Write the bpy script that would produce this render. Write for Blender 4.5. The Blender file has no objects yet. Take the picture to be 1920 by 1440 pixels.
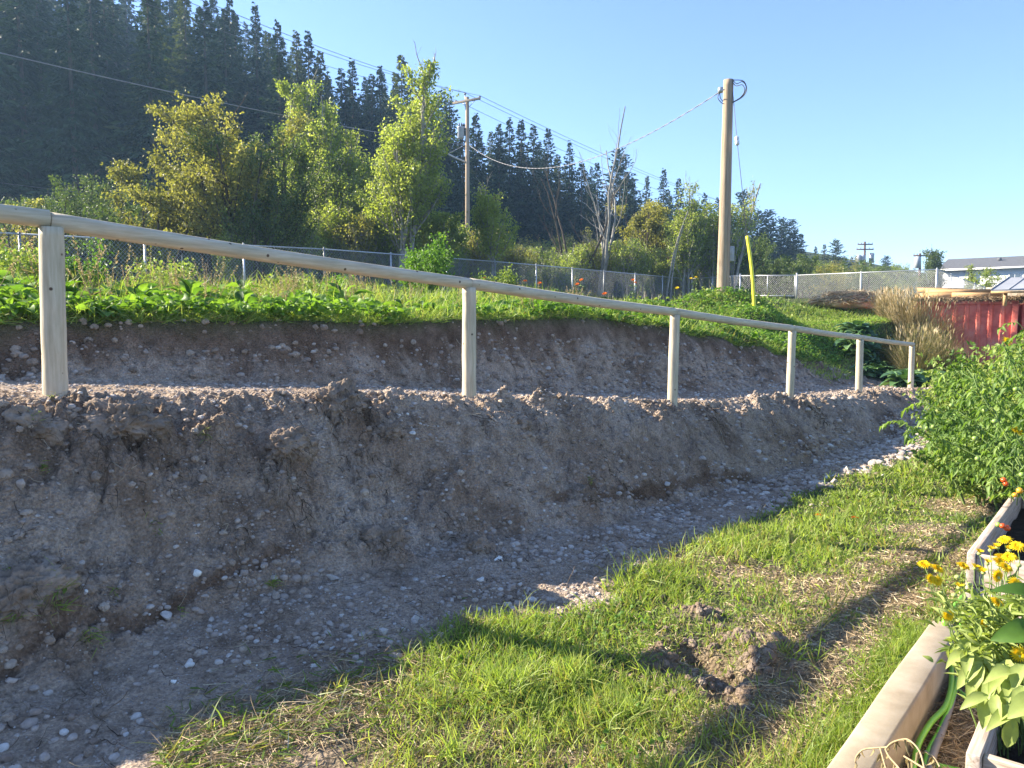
import bpy, math, random
import numpy as np
from mathutils import Vector, Matrix
# ---------------------------------------------------------------- camera, world, sun, exposure
SC = bpy.context.scene
COL = SC.collection
PITCH = math.radians(4.76); FPX = 1443.0; EYE = 1.6
cam = bpy.data.cameras.new("camera"); camo = bpy.data.objects.new("camera", cam); COL.objects.link(camo)
cam.sensor_width = 36.0; cam.lens = FPX / 1920 * 36.0
cam.clip_start = 0.05; cam.clip_end = 6000
camo.location = (0, 0, EYE); camo.rotation_euler = (math.pi / 2 - PITCH, 0, 0)
SC.camera = camo
SUN_AZ = math.radians(-73.0)      # measured from +Y towards +X
SUN_EL = math.radians(28.3)
w = bpy.data.worlds.new("World"); SC.world = w; w.use_nodes = True
nt = w.node_tree; nt.nodes.clear()
sky = nt.nodes.new('ShaderNodeTexSky'); sky.sky_type = 'NISHITA'; sky.sun_disc = False
sky.sun_elevation = SUN_EL; sky.sun_rotation = SUN_AZ
sky.air_density = 1.0; sky.dust_density = 0.3; sky.ozone_density = 4.0; sky.altitude = 1200
bg = nt.nodes.new('ShaderNodeBackground'); bg.inputs[1].default_value = 0.084
wo = nt.nodes.new('ShaderNodeOutputWorld')
tn_ = nt.nodes.new('ShaderNodeMix'); tn_.data_type = 'RGBA'; tn_.blend_type = 'MULTIPLY'; tn_.inputs[0].default_value = 1.0; tn_.inputs[7].default_value = (0.94, 0.895, 0.98, 1)   # camera white balance
nt.links.new(sky.outputs[0], tn_.inputs[6]); nt.links.new(tn_.outputs[2], bg.inputs[0]); nt.links.new(bg.outputs[0], wo.inputs[0])
sl = bpy.data.lights.new("sun", 'SUN'); slo = bpy.data.objects.new("sun", sl); COL.objects.link(slo)
sl.energy = 4.7; sl.angle = math.radians(0.5); sl.color = (1.0, 0.90, 0.74)
sd = Vector((math.sin(SUN_AZ) * math.cos(SUN_EL), math.cos(SUN_AZ) * math.cos(SUN_EL), math.sin(SUN_EL)))
slo.rotation_euler = sd.to_track_quat('Z', 'Y').to_euler(); slo.location = (-20, 10, 30)
SC.view_settings.view_transform = 'Standard'; SC.view_settings.look = 'None'
SC.view_settings.exposure = 2.0; SC.view_settings.gamma = 1.0
SC.render.engine = 'CYCLES'
SC.cycles.max_bounces = 6; SC.cycles.transparent_max_bounces = 8
rng = np.random.default_rng(7)
R = math.radians

def at(px, py, Y):
    """world point on the photograph's ray through (px,py) at distance Y ahead"""
    a = (px - 960) / FPX; b = (720 - py) / FPX
    dy = math.cos(PITCH) + b * math.sin(PITCH); dz = -math.sin(PITCH) + b * math.cos(PITCH)
    return Vector((a * Y / dy, Y, EYE + dz * Y / dy))

# ---------------------------------------------------------------- mesh buffer and shape helpers
class Buf:
    def __init__(s): s.v = []; s.f = []; s.t = []; s.m = []; s.n = 0
    def add(s, v, f, tint=0.5, mat=0):
        v = np.asarray(v, dtype=np.float32).reshape(-1, 3)
        if len(v) == 0: return
        f = np.asarray(f, dtype=np.int64)
        s.v.append(v); s.f.append(f + s.n)
        t = np.empty(len(v), np.float32); t[:] = tint; s.t.append(t)
        s.m.append(np.full(len(f), mat, np.int32)); s.n += len(v)
    def add_multi(s, v, flist, tint=0.5, mat=0):
        v = np.asarray(v, dtype=np.float32).reshape(-1, 3)
        for f in flist:
            f = np.asarray(f, dtype=np.int64)
            s.f.append(f + s.n); s.m.append(np.full(len(f), mat, np.int32))
        s.v.append(v); t = np.empty(len(v), np.float32); t[:] = tint; s.t.append(t); s.n += len(v)
    def mesh(s, name, mats, smooth=True, extra=None):
        me = bpy.data.meshes.new(name)
        v = np.concatenate(s.v); nf = sum(len(f) for f in s.f)
        me.vertices.add(len(v)); me.vertices.foreach_set('co', v.ravel())
        loops = np.concatenate([f.ravel() for f in s.f]).astype(np.int32)
        tot = np.concatenate([np.full(len(f), f.shape[1], np.int32) for f in s.f])
        start = np.concatenate([[0], np.cumsum(tot)[:-1]]).astype(np.int32)
        me.loops.add(len(loops)); me.loops.foreach_set('vertex_index', loops)
        me.polygons.add(nf); me.polygons.foreach_set('loop_start', start)
        try: me.polygons.foreach_set('loop_total', tot)
        except Exception: pass
        me.polygons.foreach_set('material_index', np.concatenate(s.m))
        if not isinstance(mats, (list, tuple)): mats = [mats]
        for m in mats: me.materials.append(m)
        a = me.attributes.new('tint', 'FLOAT', 'POINT'); a.data.foreach_set('value', np.concatenate(s.t))
        if extra:
            for k, arr in extra.items():
                a = me.attributes.new(k, 'FLOAT', 'POINT'); a.data.foreach_set('value', np.asarray(arr, np.float32).ravel())
        me.update(calc_edges=True)
        me.polygons.foreach_set('use_smooth', np.full(nf, bool(smooth)))
        return me
    def build(s, name, mats, parent=None, smooth=True, extra=None):
        o = bpy.data.objects.new(name, s.mesh(name, mats, smooth, extra)); COL.objects.link(o)
        if parent is not None: o.parent = parent
        return o

def tag(o, label=None, cat=None, group=None, kind=None):
    if label: o['label'] = label
    if cat: o['category'] = cat
    if group: o['group'] = group
    if kind: o['kind'] = kind
    return o
def thing(name, loc, label, cat, group=None, rz=0.0):
    o = bpy.data.objects.new(name, None); COL.objects.link(o); o.empty_display_size = 0.1
    o.location = loc; o.rotation_euler = (0, 0, rz)
    return tag(o, label, cat, group)
def dup(root, loc, rz=0.0, scale=None, label=None, group=None, rot=None):
    def cp(o, par):
        c = o.copy(); COL.objects.link(c)
        if par is not None: c.parent = par
        for ch in kids.get(o, []): cp(ch, c)
        return c
    kids = {}
    for ch in root.children_recursive: kids.setdefault(ch.parent, []).append(ch)
    r = cp(root, None)
    r.location = loc; r.rotation_euler = rot if rot is not None else (0, 0, rz)
    if scale is not None: r.scale = scale if hasattr(scale, '__len__') else (scale,) * 3
    if label: r['label'] = label
    if group: r['group'] = group
    return r

def unit(v):
    v = np.asarray(v, float); n = np.linalg.norm(v, axis=-1, keepdims=True); return v / np.maximum(n, 1e-9)
def tube(pts, rad, n=8, cap=True):
    pts = np.asarray(pts, float); m = len(pts); rad = np.broadcast_to(np.asarray(rad, float), (m,))
    tg = np.gradient(pts, axis=0); tg = unit(tg)
    up = np.array([0, 0, 1.0]) if abs(tg[0][2]) < 0.9 else np.array([0, 1.0, 0])
    x = unit(np.cross(up, tg[0])); V = []
    for i in range(m):
        x = unit(x - np.dot(x, tg[i]) * tg[i]); y = np.cross(tg[i], x)
        a = np.linspace(0, 2 * math.pi, n, endpoint=False)
        V.append(pts[i] + rad[i] * (np.cos(a)[:, None] * x + np.sin(a)[:, None] * y))
    V = np.concatenate(V); F = []
    for i in range(m - 1):
        for k in range(n):
            k2 = (k + 1) % n
            F.append((i * n + k, i * n + k2, (i + 1) * n + k2, (i + 1) * n + k))
    fl = [np.array(F)]
    if cap: fl.append(np.array([list(range(n))[::-1]])); fl.append(np.array([list(range((m - 1) * n, m * n))]))
    return V, fl
def add_tube(b, pts, rad, n=8, tint=0.5, mat=0, cap=True):
    v, fl = tube(pts, rad, n, cap); b.add_multi(v, fl, tint, mat)
BOXF = np.array([(0, 3, 2, 1), (4, 5, 6, 7), (0, 1, 5, 4), (1, 2, 6, 5), (2, 3, 7, 6), (3, 0, 4, 7)])
def box(c, s, rz=0.0, rot=None):
    x, y, z = s[0] / 2, s[1] / 2, s[2] / 2
    v = np.array([(-x, -y, -z), (x, -y, -z), (x, y, -z), (-x, y, -z), (-x, -y, z), (x, -y, z), (x, y, z), (-x, y, z)])
    if rot is not None: v = v @ np.array(rot).T
    elif rz:
        c_, s_ = math.cos(rz), math.sin(rz); v = np.stack([v[:, 0] * c_ - v[:, 1] * s_, v[:, 0] * s_ + v[:, 1] * c_, v[:, 2]], 1)
    return v + np.asarray(c), BOXF
def add_box(b, c, s, rz=0.0, tint=0.5, mat=0, rot=None):
    v, f = box(c, s, rz, rot); b.add(v, f, tint, mat)
def bevel(o, wd=0.005, seg=2):
    m = o.modifiers.new('bevel', 'BEVEL'); m.width = wd; m.segments = seg; m.limit_method = 'ANGLE'; return o

# ---------------------------------------------------------------- numpy noise
def _h(xi, yi, zi, seed):
    h = (xi.astype(np.int64) * 374761393 + yi.astype(np.int64) * 668265263 + zi.astype(np.int64) * 1440662683 + seed * 974634777) & 0xffffffff
    h = ((h ^ (h >> 13)) * 1274126177) & 0xffffffff
    return ((h ^ (h >> 16)) & 0xffff).astype(np.float32) / 32767.5 - 1.0
def vn2(x, y, seed=0):
    xi = np.floor(x); yi = np.floor(y); fx = (x - xi); fy = (y - yi)
    u = fx * fx * fx * (fx * (fx * 6 - 15) + 10); v = fy * fy * fy * (fy * (fy * 6 - 15) + 10)
    z = np.zeros_like(xi)
    a = _h(xi, yi, z, seed); b = _h(xi + 1, yi, z, seed); c = _h(xi, yi + 1, z, seed); d = _h(xi + 1, yi + 1, z, seed)
    return (a + (b - a) * u) * (1 - v) + (c + (d - c) * u) * v
def fbm(x, y, f, octv=3, seed=0, gain=0.5):
    x = np.asarray(x, np.float64); y = np.asarray(y, np.float64)
    r = 0; a = 1.0
    for i in range(octv):
        ca, sa = math.cos(i * 1.1 + seed), math.sin(i * 1.1 + seed)
        r = r + a * vn2((x * ca - y * sa) * f, (x * sa + y * ca) * f, seed + i * 17); f *= 2.03; a *= gain
    return r
def vn3(p, seed=0):
    pi = np.floor(p); f = p - pi; w_ = f * f * (3 - 2 * f); r = 0
    for dx in (0, 1):
        for dy in (0, 1):
            for dz in (0, 1):
                r = r + _h(pi[:, 0] + dx, pi[:, 1] + dy, pi[:, 2] + dz, seed) * (w_[:, 0] if dx else 1 - w_[:, 0]) * (w_[:, 1] if dy else 1 - w_[:, 1]) * (w_[:, 2] if dz else 1 - w_[:, 2])
    return r
def sst(a, b, x):
    t = np.clip((np.asarray(x, float) - a) / (b - a), 0, 1); return t * t * (3 - 2 * t)

# ---------------------------------------------------------------- materials
def newmat(name):
    m = bpy.data.materials.new(name); m.use_nodes = True; t = m.node_tree; t.nodes.clear(); return m, t
def N(t, typ, **kw):
    n = t.nodes.new(typ)
    for k, v in kw.items():
        if k.startswith('i_'):
            key = k[2:]; key = int(key) if key.isdigit() else key.replace('_', ' ')
            n.inputs[key].default_value = v
        else: setattr(n, k, v)
    return n
def ramp(t, fac, stops):
    r = t.nodes.new('ShaderNodeValToRGB'); e = r.color_ramp.elements
    while len(e) < len(stops): e.new(0.5)
    for i, (p, c) in enumerate(stops): e[i].position = p; e[i].color = (*c, 1)
    t.links.new(fac, r.inputs[0]); return r.outputs[0]
def noise_tex(t, scale, detail=4, rough=0.6, vec=None, dist=0.0):
    n = N(t, 'ShaderNodeTexNoise'); n.inputs['Scale'].default_value = scale; n.inputs['Detail'].default_value = detail
    n.inputs['Roughness'].default_value = rough; n.inputs['Distortion'].default_value = dist
    if vec is not None: t.links.new(vec, n.inputs['Vector'])
    return n.outputs[0]
def mix(t, fac, a, b, mode='MIX'):
    m = N(t, 'ShaderNodeMix', data_type='RGBA', blend_type=mode)
    if isinstance(fac, (int, float)): m.inputs[0].default_value = fac
    else: t.links.new(fac, m.inputs[0])
    for i, c in ((6, a), (7, b)):
        if isinstance(c, tuple): m.inputs[i].default_value = (*c, 1)
        else: t.links.new(c, m.inputs[i])
    return m.outputs[2]
def attr(t, name):
    return N(t, 'ShaderNodeAttribute', attribute_name=name).outputs['Fac']
def objpos(t, s=(1, 1, 1)):
    tc = N(t, 'ShaderNodeTexCoord'); mp = N(t, 'ShaderNodeMapping'); mp.inputs['Scale'].default_value = s
    t.links.new(tc.outputs['Object'], mp.inputs[0]); return mp.outputs[0]
def princ(t, col, rough=0.7, spec=0.3, bump=None, bstr=0.3, bdist=0.01, metal=0.0):
    p = N(t, 'ShaderNodeBsdfPrincipled')
    if isinstance(col, tuple): p.inputs['Base Color'].default_value = (*col, 1)
    else: t.links.new(col, p.inputs['Base Color'])
    p.inputs['Roughness'].default_value = rough; p.inputs['Specular IOR Level'].default_value = spec
    p.inputs['Metallic'].default_value = metal
    if bump is not None:
        b = N(t, 'ShaderNodeBump'); b.inputs['Strength'].default_value = bstr; b.inputs['Distance'].default_value = bdist
        t.links.new(bump, b.inputs['Height']); t.links.new(b.outputs[0], p.inputs['Normal'])
    return p
def out(t, sh):
    o = N(t, 'ShaderNodeOutputMaterial'); t.links.new(sh, o.inputs[0])
def simple(name, stops, scale=8, rough=0.7, spec=0.3, bstr=0.3, bdist=0.005, stretch=(1, 1, 1), metal=0.0, detail=5, bscale=None):
    m, t = newmat(name); v = objpos(t, stretch); n = noise_tex(t, scale, detail, 0.65, v)
    c = ramp(t, n, stops); nb = noise_tex(t, bscale or scale * 4, 4, 0.6, v)
    out(t, princ(t, c, rough, spec, nb, bstr, bdist, metal).outputs[0]); return m
def leafmat(name, stops, trans=0.35, rough=0.5, spec=0.35, tmul=(1.15, 1.2, 0.5), objvar=0.0, spots=None):
    m, t = newmat(name); f = attr(t, 'tint')
    if objvar:
        oi = N(t, 'ShaderNodeObjectInfo'); ma = N(t, 'ShaderNodeMath', operation='MULTIPLY_ADD')
        t.links.new(oi.outputs['Random'], ma.inputs[0]); ma.inputs[1].default_value = objvar
        t.links.new(f, ma.inputs[2]); f = ma.outputs[0]
    c = ramp(t, f, stops)
    n = noise_tex(t, 30, 3, 0.6, objpos(t)); c = mix(t, 0.25, c, ramp(t, n, [(0.3, (0.5, 0.5, 0.5)), (0.7, (1.5, 1.5, 1.5))]), 'MULTIPLY')
    p = princ(t, c, rough, spec)
    tr = N(t, 'ShaderNodeBsdfTranslucent'); t.links.new(mix(t, 1.0, c, tmul, 'MULTIPLY'), tr.inputs[0])
    ms = N(t, 'ShaderNodeMixShader'); ms.inputs[0].default_value = trans
    t.links.new(p.outputs[0], ms.inputs[1]); t.links.new(tr.outputs[0], ms.inputs[2]); out(t, ms.outputs[0]); return m

def mat_ground():
    m, t = newmat('soil_ground')
    tc = N(t, 'ShaderNodeTexCoord'); v = tc.outputs['Object']
    n1 = noise_tex(t, 1.3, 6, 0.62, v); n2 = noise_tex(t, 9, 6, 0.7, v); n3 = noise_tex(t, 60, 5, 0.7, v)
    c = ramp(t, n1, [(0.3, (0.265, 0.185, 0.125)), (0.5, (0.44, 0.335, 0.245)), (0.72, (0.57, 0.46, 0.36))])
    c = mix(t, 0.75, c, ramp(t, n2, [(0.30, (0.42, 0.39, 0.36)), (0.5, (0.94, 0.94, 0.94)), (0.74, (1.45, 1.43, 1.42))]), 'MULTIPLY')
    c = mix(t, 0.8, c, ramp(t, n3, [(0.25, (0.36, 0.33, 0.31)), (0.5, (1, 1, 1)), (0.75, (1.7, 1.7, 1.7))]), 'MULTIPLY')
    vo = N(t, 'ShaderNodeTexVoronoi'); vo.inputs['Scale'].default_value = 55; t.links.new(v, vo.inputs['Vector'])
    sp = ramp(t, vo.outputs['Color'], [(0.0, (0.18, 0.16, 0.15)), (1.0, (0.50, 0.48, 0.46))])
    lt = N(t, 'ShaderNodeMath', operation='LESS_THAN'); t.links.new(vo.outputs['Distance'], lt.inputs[0]); lt.inputs[1].default_value = 0.28
    gr = N(t, 'ShaderNodeMath', operation='MULTIPLY'); t.links.new(lt.outputs[0], gr.inputs[0])
    gsel = ramp(t, n2, [(0.50, (0, 0, 0)), (0.62, (0.8, 0.8, 0.8))]); t.links.new(gsel, gr.inputs[1])
    c = mix(t, gr.outputs[0], c, sp)
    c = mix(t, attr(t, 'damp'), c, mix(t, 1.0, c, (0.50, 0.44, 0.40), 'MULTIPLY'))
    ng = noise_tex(t, 25, 5, 0.7, v)
    c = mix(t, attr(t, 'straw'), c, ramp(t, ng, [(0.3, (0.10, 0.075, 0.045)), (0.55, (0.26, 0.20, 0.12)), (0.75, (0.42, 0.34, 0.21))]))
    c = mix(t, attr(t, 'grassy'), c, ramp(t, ng, [(0.3, (0.035, 0.04, 0.018)), (0.5, (0.07, 0.09, 0.03)), (0.75, (0.14, 0.14, 0.06))]))
    hb = N(t, 'ShaderNodeMath', operation='ADD'); t.links.new(noise_tex(t, 35, 8, 0.75, v), hb.inputs[0]); t.links.new(vo.outputs['Distance'], hb.inputs[1])
    out(t, princ(t, c, 0.93, 0.15, hb.outputs[0], 1.0, 0.022).outputs[0]); return m
M = {}
M['ground'] = mat_ground()
def tintmat(name, stops, rough=0.8, spec=0.25, scale=40, bstr=0.4, bdist=0.004, var=0.5):
    m, t = newmat(name); v = objpos(t); c = ramp(t, attr(t, 'tint'), stops); n = noise_tex(t, scale, 5, 0.65, v)
    c = mix(t, var, c, ramp(t, n, [(0.3, (0.55, 0.55, 0.55)), (0.7, (1.4, 1.4, 1.4))]), 'MULTIPLY')
    out(t, princ(t, c, rough, spec, n, bstr, bdist).outputs[0]); return m
M['stone'] = tintmat('stone', [(0, (0.22, 0.165, 0.125)), (0.45, (0.40, 0.335, 0.28)), (0.8, (0.54, 0.50, 0.45)), (1, (0.80, 0.79, 0.73))])
M['clod'] = tintmat('clod', [(0, (0.19, 0.14, 0.10)), (0.5, (0.35, 0.275, 0.21)), (1, (0.48, 0.40, 0.32))], 0.95, 0.1, 60, 0.9, 0.01)
M['straw'] = tintmat('straw', [(0, (0.16, 0.11, 0.07)), (0.5, (0.38, 0.28, 0.16)), (1, (0.62, 0.52, 0.34))], 0.8, 0.2)
M['root'] = tintmat('root', [(0, (0.07, 0.05, 0.035)), (0.6, (0.20, 0.15, 0.10)), (1, (0.50, 0.43, 0.31))], 0.9, 0.1)
M['grass'] = leafmat('grass_blades', [(0, (0.36, 0.29, 0.15)), (0.16, (0.30, 0.28, 0.10)), (0.25, (0.12, 0.19, 0.035)), (0.6, (0.25, 0.34, 0.07)), (1, (0.42, 0.49, 0.14))], 0.5, 0.5, 0.35)
M['leaf'] = leafmat('broad_leaf', [(0, (0.045, 0.105, 0.02)), (0.5, (0.12, 0.235, 0.035)), (1, (0.23, 0.37, 0.055))], 0.45, 0.55, 0.3)
M['darkleaf'] = leafmat('kale_leaf', [(0, (0.035, 0.08, 0.035)), (0.5, (0.075, 0.16, 0.06)), (1, (0.17, 0.28, 0.11))], 0.22, 0.42, 0.4)
M['tomleaf'] = leafmat('tomato_leaf', [(0, (0.06, 0.12, 0.025)), (0.5, (0.14, 0.24, 0.045)), (1, (0.28, 0.38, 0.09))], 0.48, 0.5, 0.3)
M['paleleaf'] = leafmat('pale_leaf', [(0, (0.14, 0.20, 0.045)), (0.5, (0.27, 0.34, 0.085)), (1, (0.42, 0.48, 0.16))], 0.4, 0.5, 0.3)
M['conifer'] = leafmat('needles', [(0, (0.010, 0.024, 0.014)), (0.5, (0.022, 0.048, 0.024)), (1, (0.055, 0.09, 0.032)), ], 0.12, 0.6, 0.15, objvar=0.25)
M['conifer2'] = leafmat('light_needles', [(0, (0.03, 0.04, 0.015)), (0.5, (0.06, 0.085, 0.03)), (1, (0.13, 0.15, 0.05))], 0.2, 0.6, 0.15, objvar=0.25)
M['bark'] = simple('bark', [(0.3, (0.05, 0.04, 0.03)), (0.7, (0.14, 0.115, 0.09))], 12, 0.95, 0.1, 0.6, 0.02, (1, 1, 0.15))
M['palebark'] = simple('pale_bark', [(0.3, (0.16, 0.14, 0.115)), (0.7, (0.42, 0.40, 0.35))], 8, 0.9, 0.1, 0.4, 0.01, (1, 1, 0.3))
M['stem'] = simple('green_stem', [(0.3, (0.08, 0.14, 0.03)), (0.7, (0.17, 0.24, 0.07))], 20, 0.6, 0.3)
M['autumn'] = leafmat('yellowing_leaf', [(0, (0.12, 0.125, 0.04)), (0.5, (0.28, 0.27, 0.08)), (1, (0.52, 0.46, 0.15))], 0.5, 0.5, 0.3)
M['birchleaf'] = leafmat('poplar_leaf', [(0, (0.12, 0.17, 0.04)), (0.5, (0.30, 0.36, 0.09)), (1, (0.52, 0.54, 0.19))], 0.58, 0.38, 0.5)
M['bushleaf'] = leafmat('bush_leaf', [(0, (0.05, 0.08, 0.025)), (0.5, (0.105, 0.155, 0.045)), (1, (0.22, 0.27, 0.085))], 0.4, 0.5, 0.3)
M['galv'] = simple('galvanised_steel', [(0.3, (0.42, 0.43, 0.44)), (0.7, (0.60, 0.61, 0.61))], 15, 0.45, 0.5, 0.1, 0.001, metal=0.55)
M['wire'] = simple('cable', [(0.3, (0.10, 0.10, 0.11)), (0.7, (0.17, 0.17, 0.18))], 5, 0.6, 0.3)
M['alwire'] = simple('bright_cable', [(0.3, (0.20, 0.20, 0.21)), (0.7, (0.32, 0.32, 0.32))], 5, 0.5, 0.4)
M['drygrass'] = leafmat('dry_grass', [(0, (.10, .115, .04)), (.4, (.24, .21, .09)), (.75, (.42, .33, .19)), (1, (.60, .50, .33))], .35, .7, .15, (1.1, 1, .7))
# ---------------------------------------------------------------- the ground: one sheet in coordinates s (along the ramp) and t (across it)
P1 = np.array([-2.67, 4.5]); D = np.array([0.688, 0.726]); NV = np.array([-0.726, 0.688])
def st2xy(s, t): return P1[0] + s * D[0] + t * NV[0], P1[1] + s * D[1] + t * NV[1]
def xy2st(x, y):
    rx, ry = x - P1[0], y - P1[1]; return rx * D[0] + ry * D[1], rx * NV[0] + ry * NV[1]
RS = np.array([-60, -14, -8, 0, 3.25, 6.5, 9.75, 13.1, 16.1, 17.6, 19, 400.]); RZ = np.array([1.75, 1.75, 1.6, 1.16, 0.92, 0.61, 0.43, 0.28, 0.14, 0.06, 0.0, 0.0])
def rampz(s): return np.interp(s, RS, RZ)
CP = [(*st2xy(s, 1.8), z) for s, z in ((-12, 1.85), (-8, 1.78), (-4, 1.68), (-2, 1.62), (0, 1.58), (2, 1.58), (4, 1.57), (6, 1.6), (8, 1.64), (9.5, 1.5), (11, 1.28), (12.8, 1.03), (14.5, 0.8), (16, 0.6), (17.5, 0.42))]
CP += [(*st2xy(s, t), z) for s, t, z in ((-4, 5, 1.85), (0, 5, 1.8), (4, 5, 1.75), (8, 4, 1.8), (11, 3.5, 1.72), (13, 3.2, 1.5), (15, 3.4, 1.25), (17, 3.4, 1.05), (17.5, 0.5, 0.16), (19.5, 0.3, 0.25), (20, 2.4, 1.15), (-25, 3, 2.0), (-25, 12, 2.6))]
CP += [(-11.6, 18.4, 2.35), (-6.2, 25.6, 2.75), (0, 34, 2.8), (11, 48, 2.8), (15, 41, 2.7), (18.7, 34, 2.6), (31, 50, 2.3), (6.05, 22, 2.36), (6.3, 20, 1.95), (-4, 12, 1.98), (0, 16, 2.1), (3, 18, 1.95),
       (8, 27, 2.3), (13, 28, 2.35), (11.5, 22.5, 1.75), (10.4, 21.5, 1.65), (11.3, 21.2, 1.6), (12.2, 21.2, 1.3), (11.9, 19.8, 1.0), (10.5, 19.2, 1.15), (11.3, 18.3, .55), (10, 18, .75), (-10, 10, 1.9), (-18, 12, 2.3), (-24, 20, 2.7), (13.6, 21, 0.6), (15.5, 22.5, -.1), (14, 18, 0), (20, 24, -.1), (25, 27, 0.2), (22, 33, 2.2), (12, 15.5, 0), (14, 12, 0), (30, 20, 0), (40, 32, 1.0), (60, 30, 1), (45, 55, 1.6), (80, 80, 1), (40, 90, 2), (0, 70, 3), (-40, 50, 3.5), (-20, 35, 3)]
CP = np.array(CP)
def tz(x, y):
    x = np.asarray(x, float); y = np.asarray(y, float); sh = x.shape; x = x.ravel(); y = y.ravel(); r = np.empty(len(x))
    for i in range(0, len(x), 200000):
        dx = x[i:i + 200000, None] - CP[None, :, 0]; dy = y[i:i + 200000, None] - CP[None, :, 1]
        w_ = 1.0 / (dx * dx + dy * dy + 0.35) ** 1.7; r[i:i + 200000] = (w_ * CP[None, :, 2]).sum(1) / w_.sum(1)
    return r.reshape(sh)
def hillz(x, y):
    u = -0.6 * (x + 60) + 0.8 * (y - 50); lat = 0.8 * (x + 60) + 0.6 * (y - 50)
    cap = 75 - 0.20 * np.clip(lat, 0, 330)
    u = np.clip(u, 0, None)
    return cap * (1 - np.exp(-u * 0.60 / np.maximum(cap, 5)))
LUMPS = [  # px, py on the bank, radius, bulge: root-bound sods and hollows seen on the cut face
    (250, 850, .30, .11), (330, 815, .16, .06), (560, 900, .17, .10), (660, 790, .24, .12), (745, 850, .12, .08), (1100, 960, .14, .09), (730, 1050, .16, .10), (120, 1180, .25, .10), (900, 1030, .16, .06),
    (400, 830, .13, .05), (940, 780, .18, .05), (1180, 790, .2, .05), (1500, 770, .25, .08), (60, 800, .2, .07), (620, 880, .14, -.06), (830, 800, .16, -.07), (450, 960, .2, -.04), (1000, 850, .2, -.03), (1300, 840, .3, .05), (870, 950, .2, .04), (640, 1010, .2, .05)]
def raw_pix(px, py, zf):
    a = at(px, py, 5.0); d = np.array([a.x, a.y, a.z - EYE]); return d
def lowz(s, t):
    """the floor and lawn fall gently away from the camera"""
    return np.interp(s, [.8, 3, 5, 7, 11, 15, 18], [0, -.08, -.22, -.30, -.30, -.15, 0]) * (.25 + .75 * sst(-4.6, -2.6, t))
def bankprof(s, t):
    tw = 0.13 * fbm(s, s * 0 + 3.1, 0.55, 2, 11) + 0.06 * fbm(s, s * 0, 2.3, 2, 5)
    tt = np.interp(s, [-1, 2, 4.5, 7, 12], [-1.32, -1.25, -1.05, -.98, -.98]) + tw * .8; tc = -0.14 + 0.07 * fbm(s, s * 0 + 9, 0.9, 2, 23)
    return tt, tc
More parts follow.
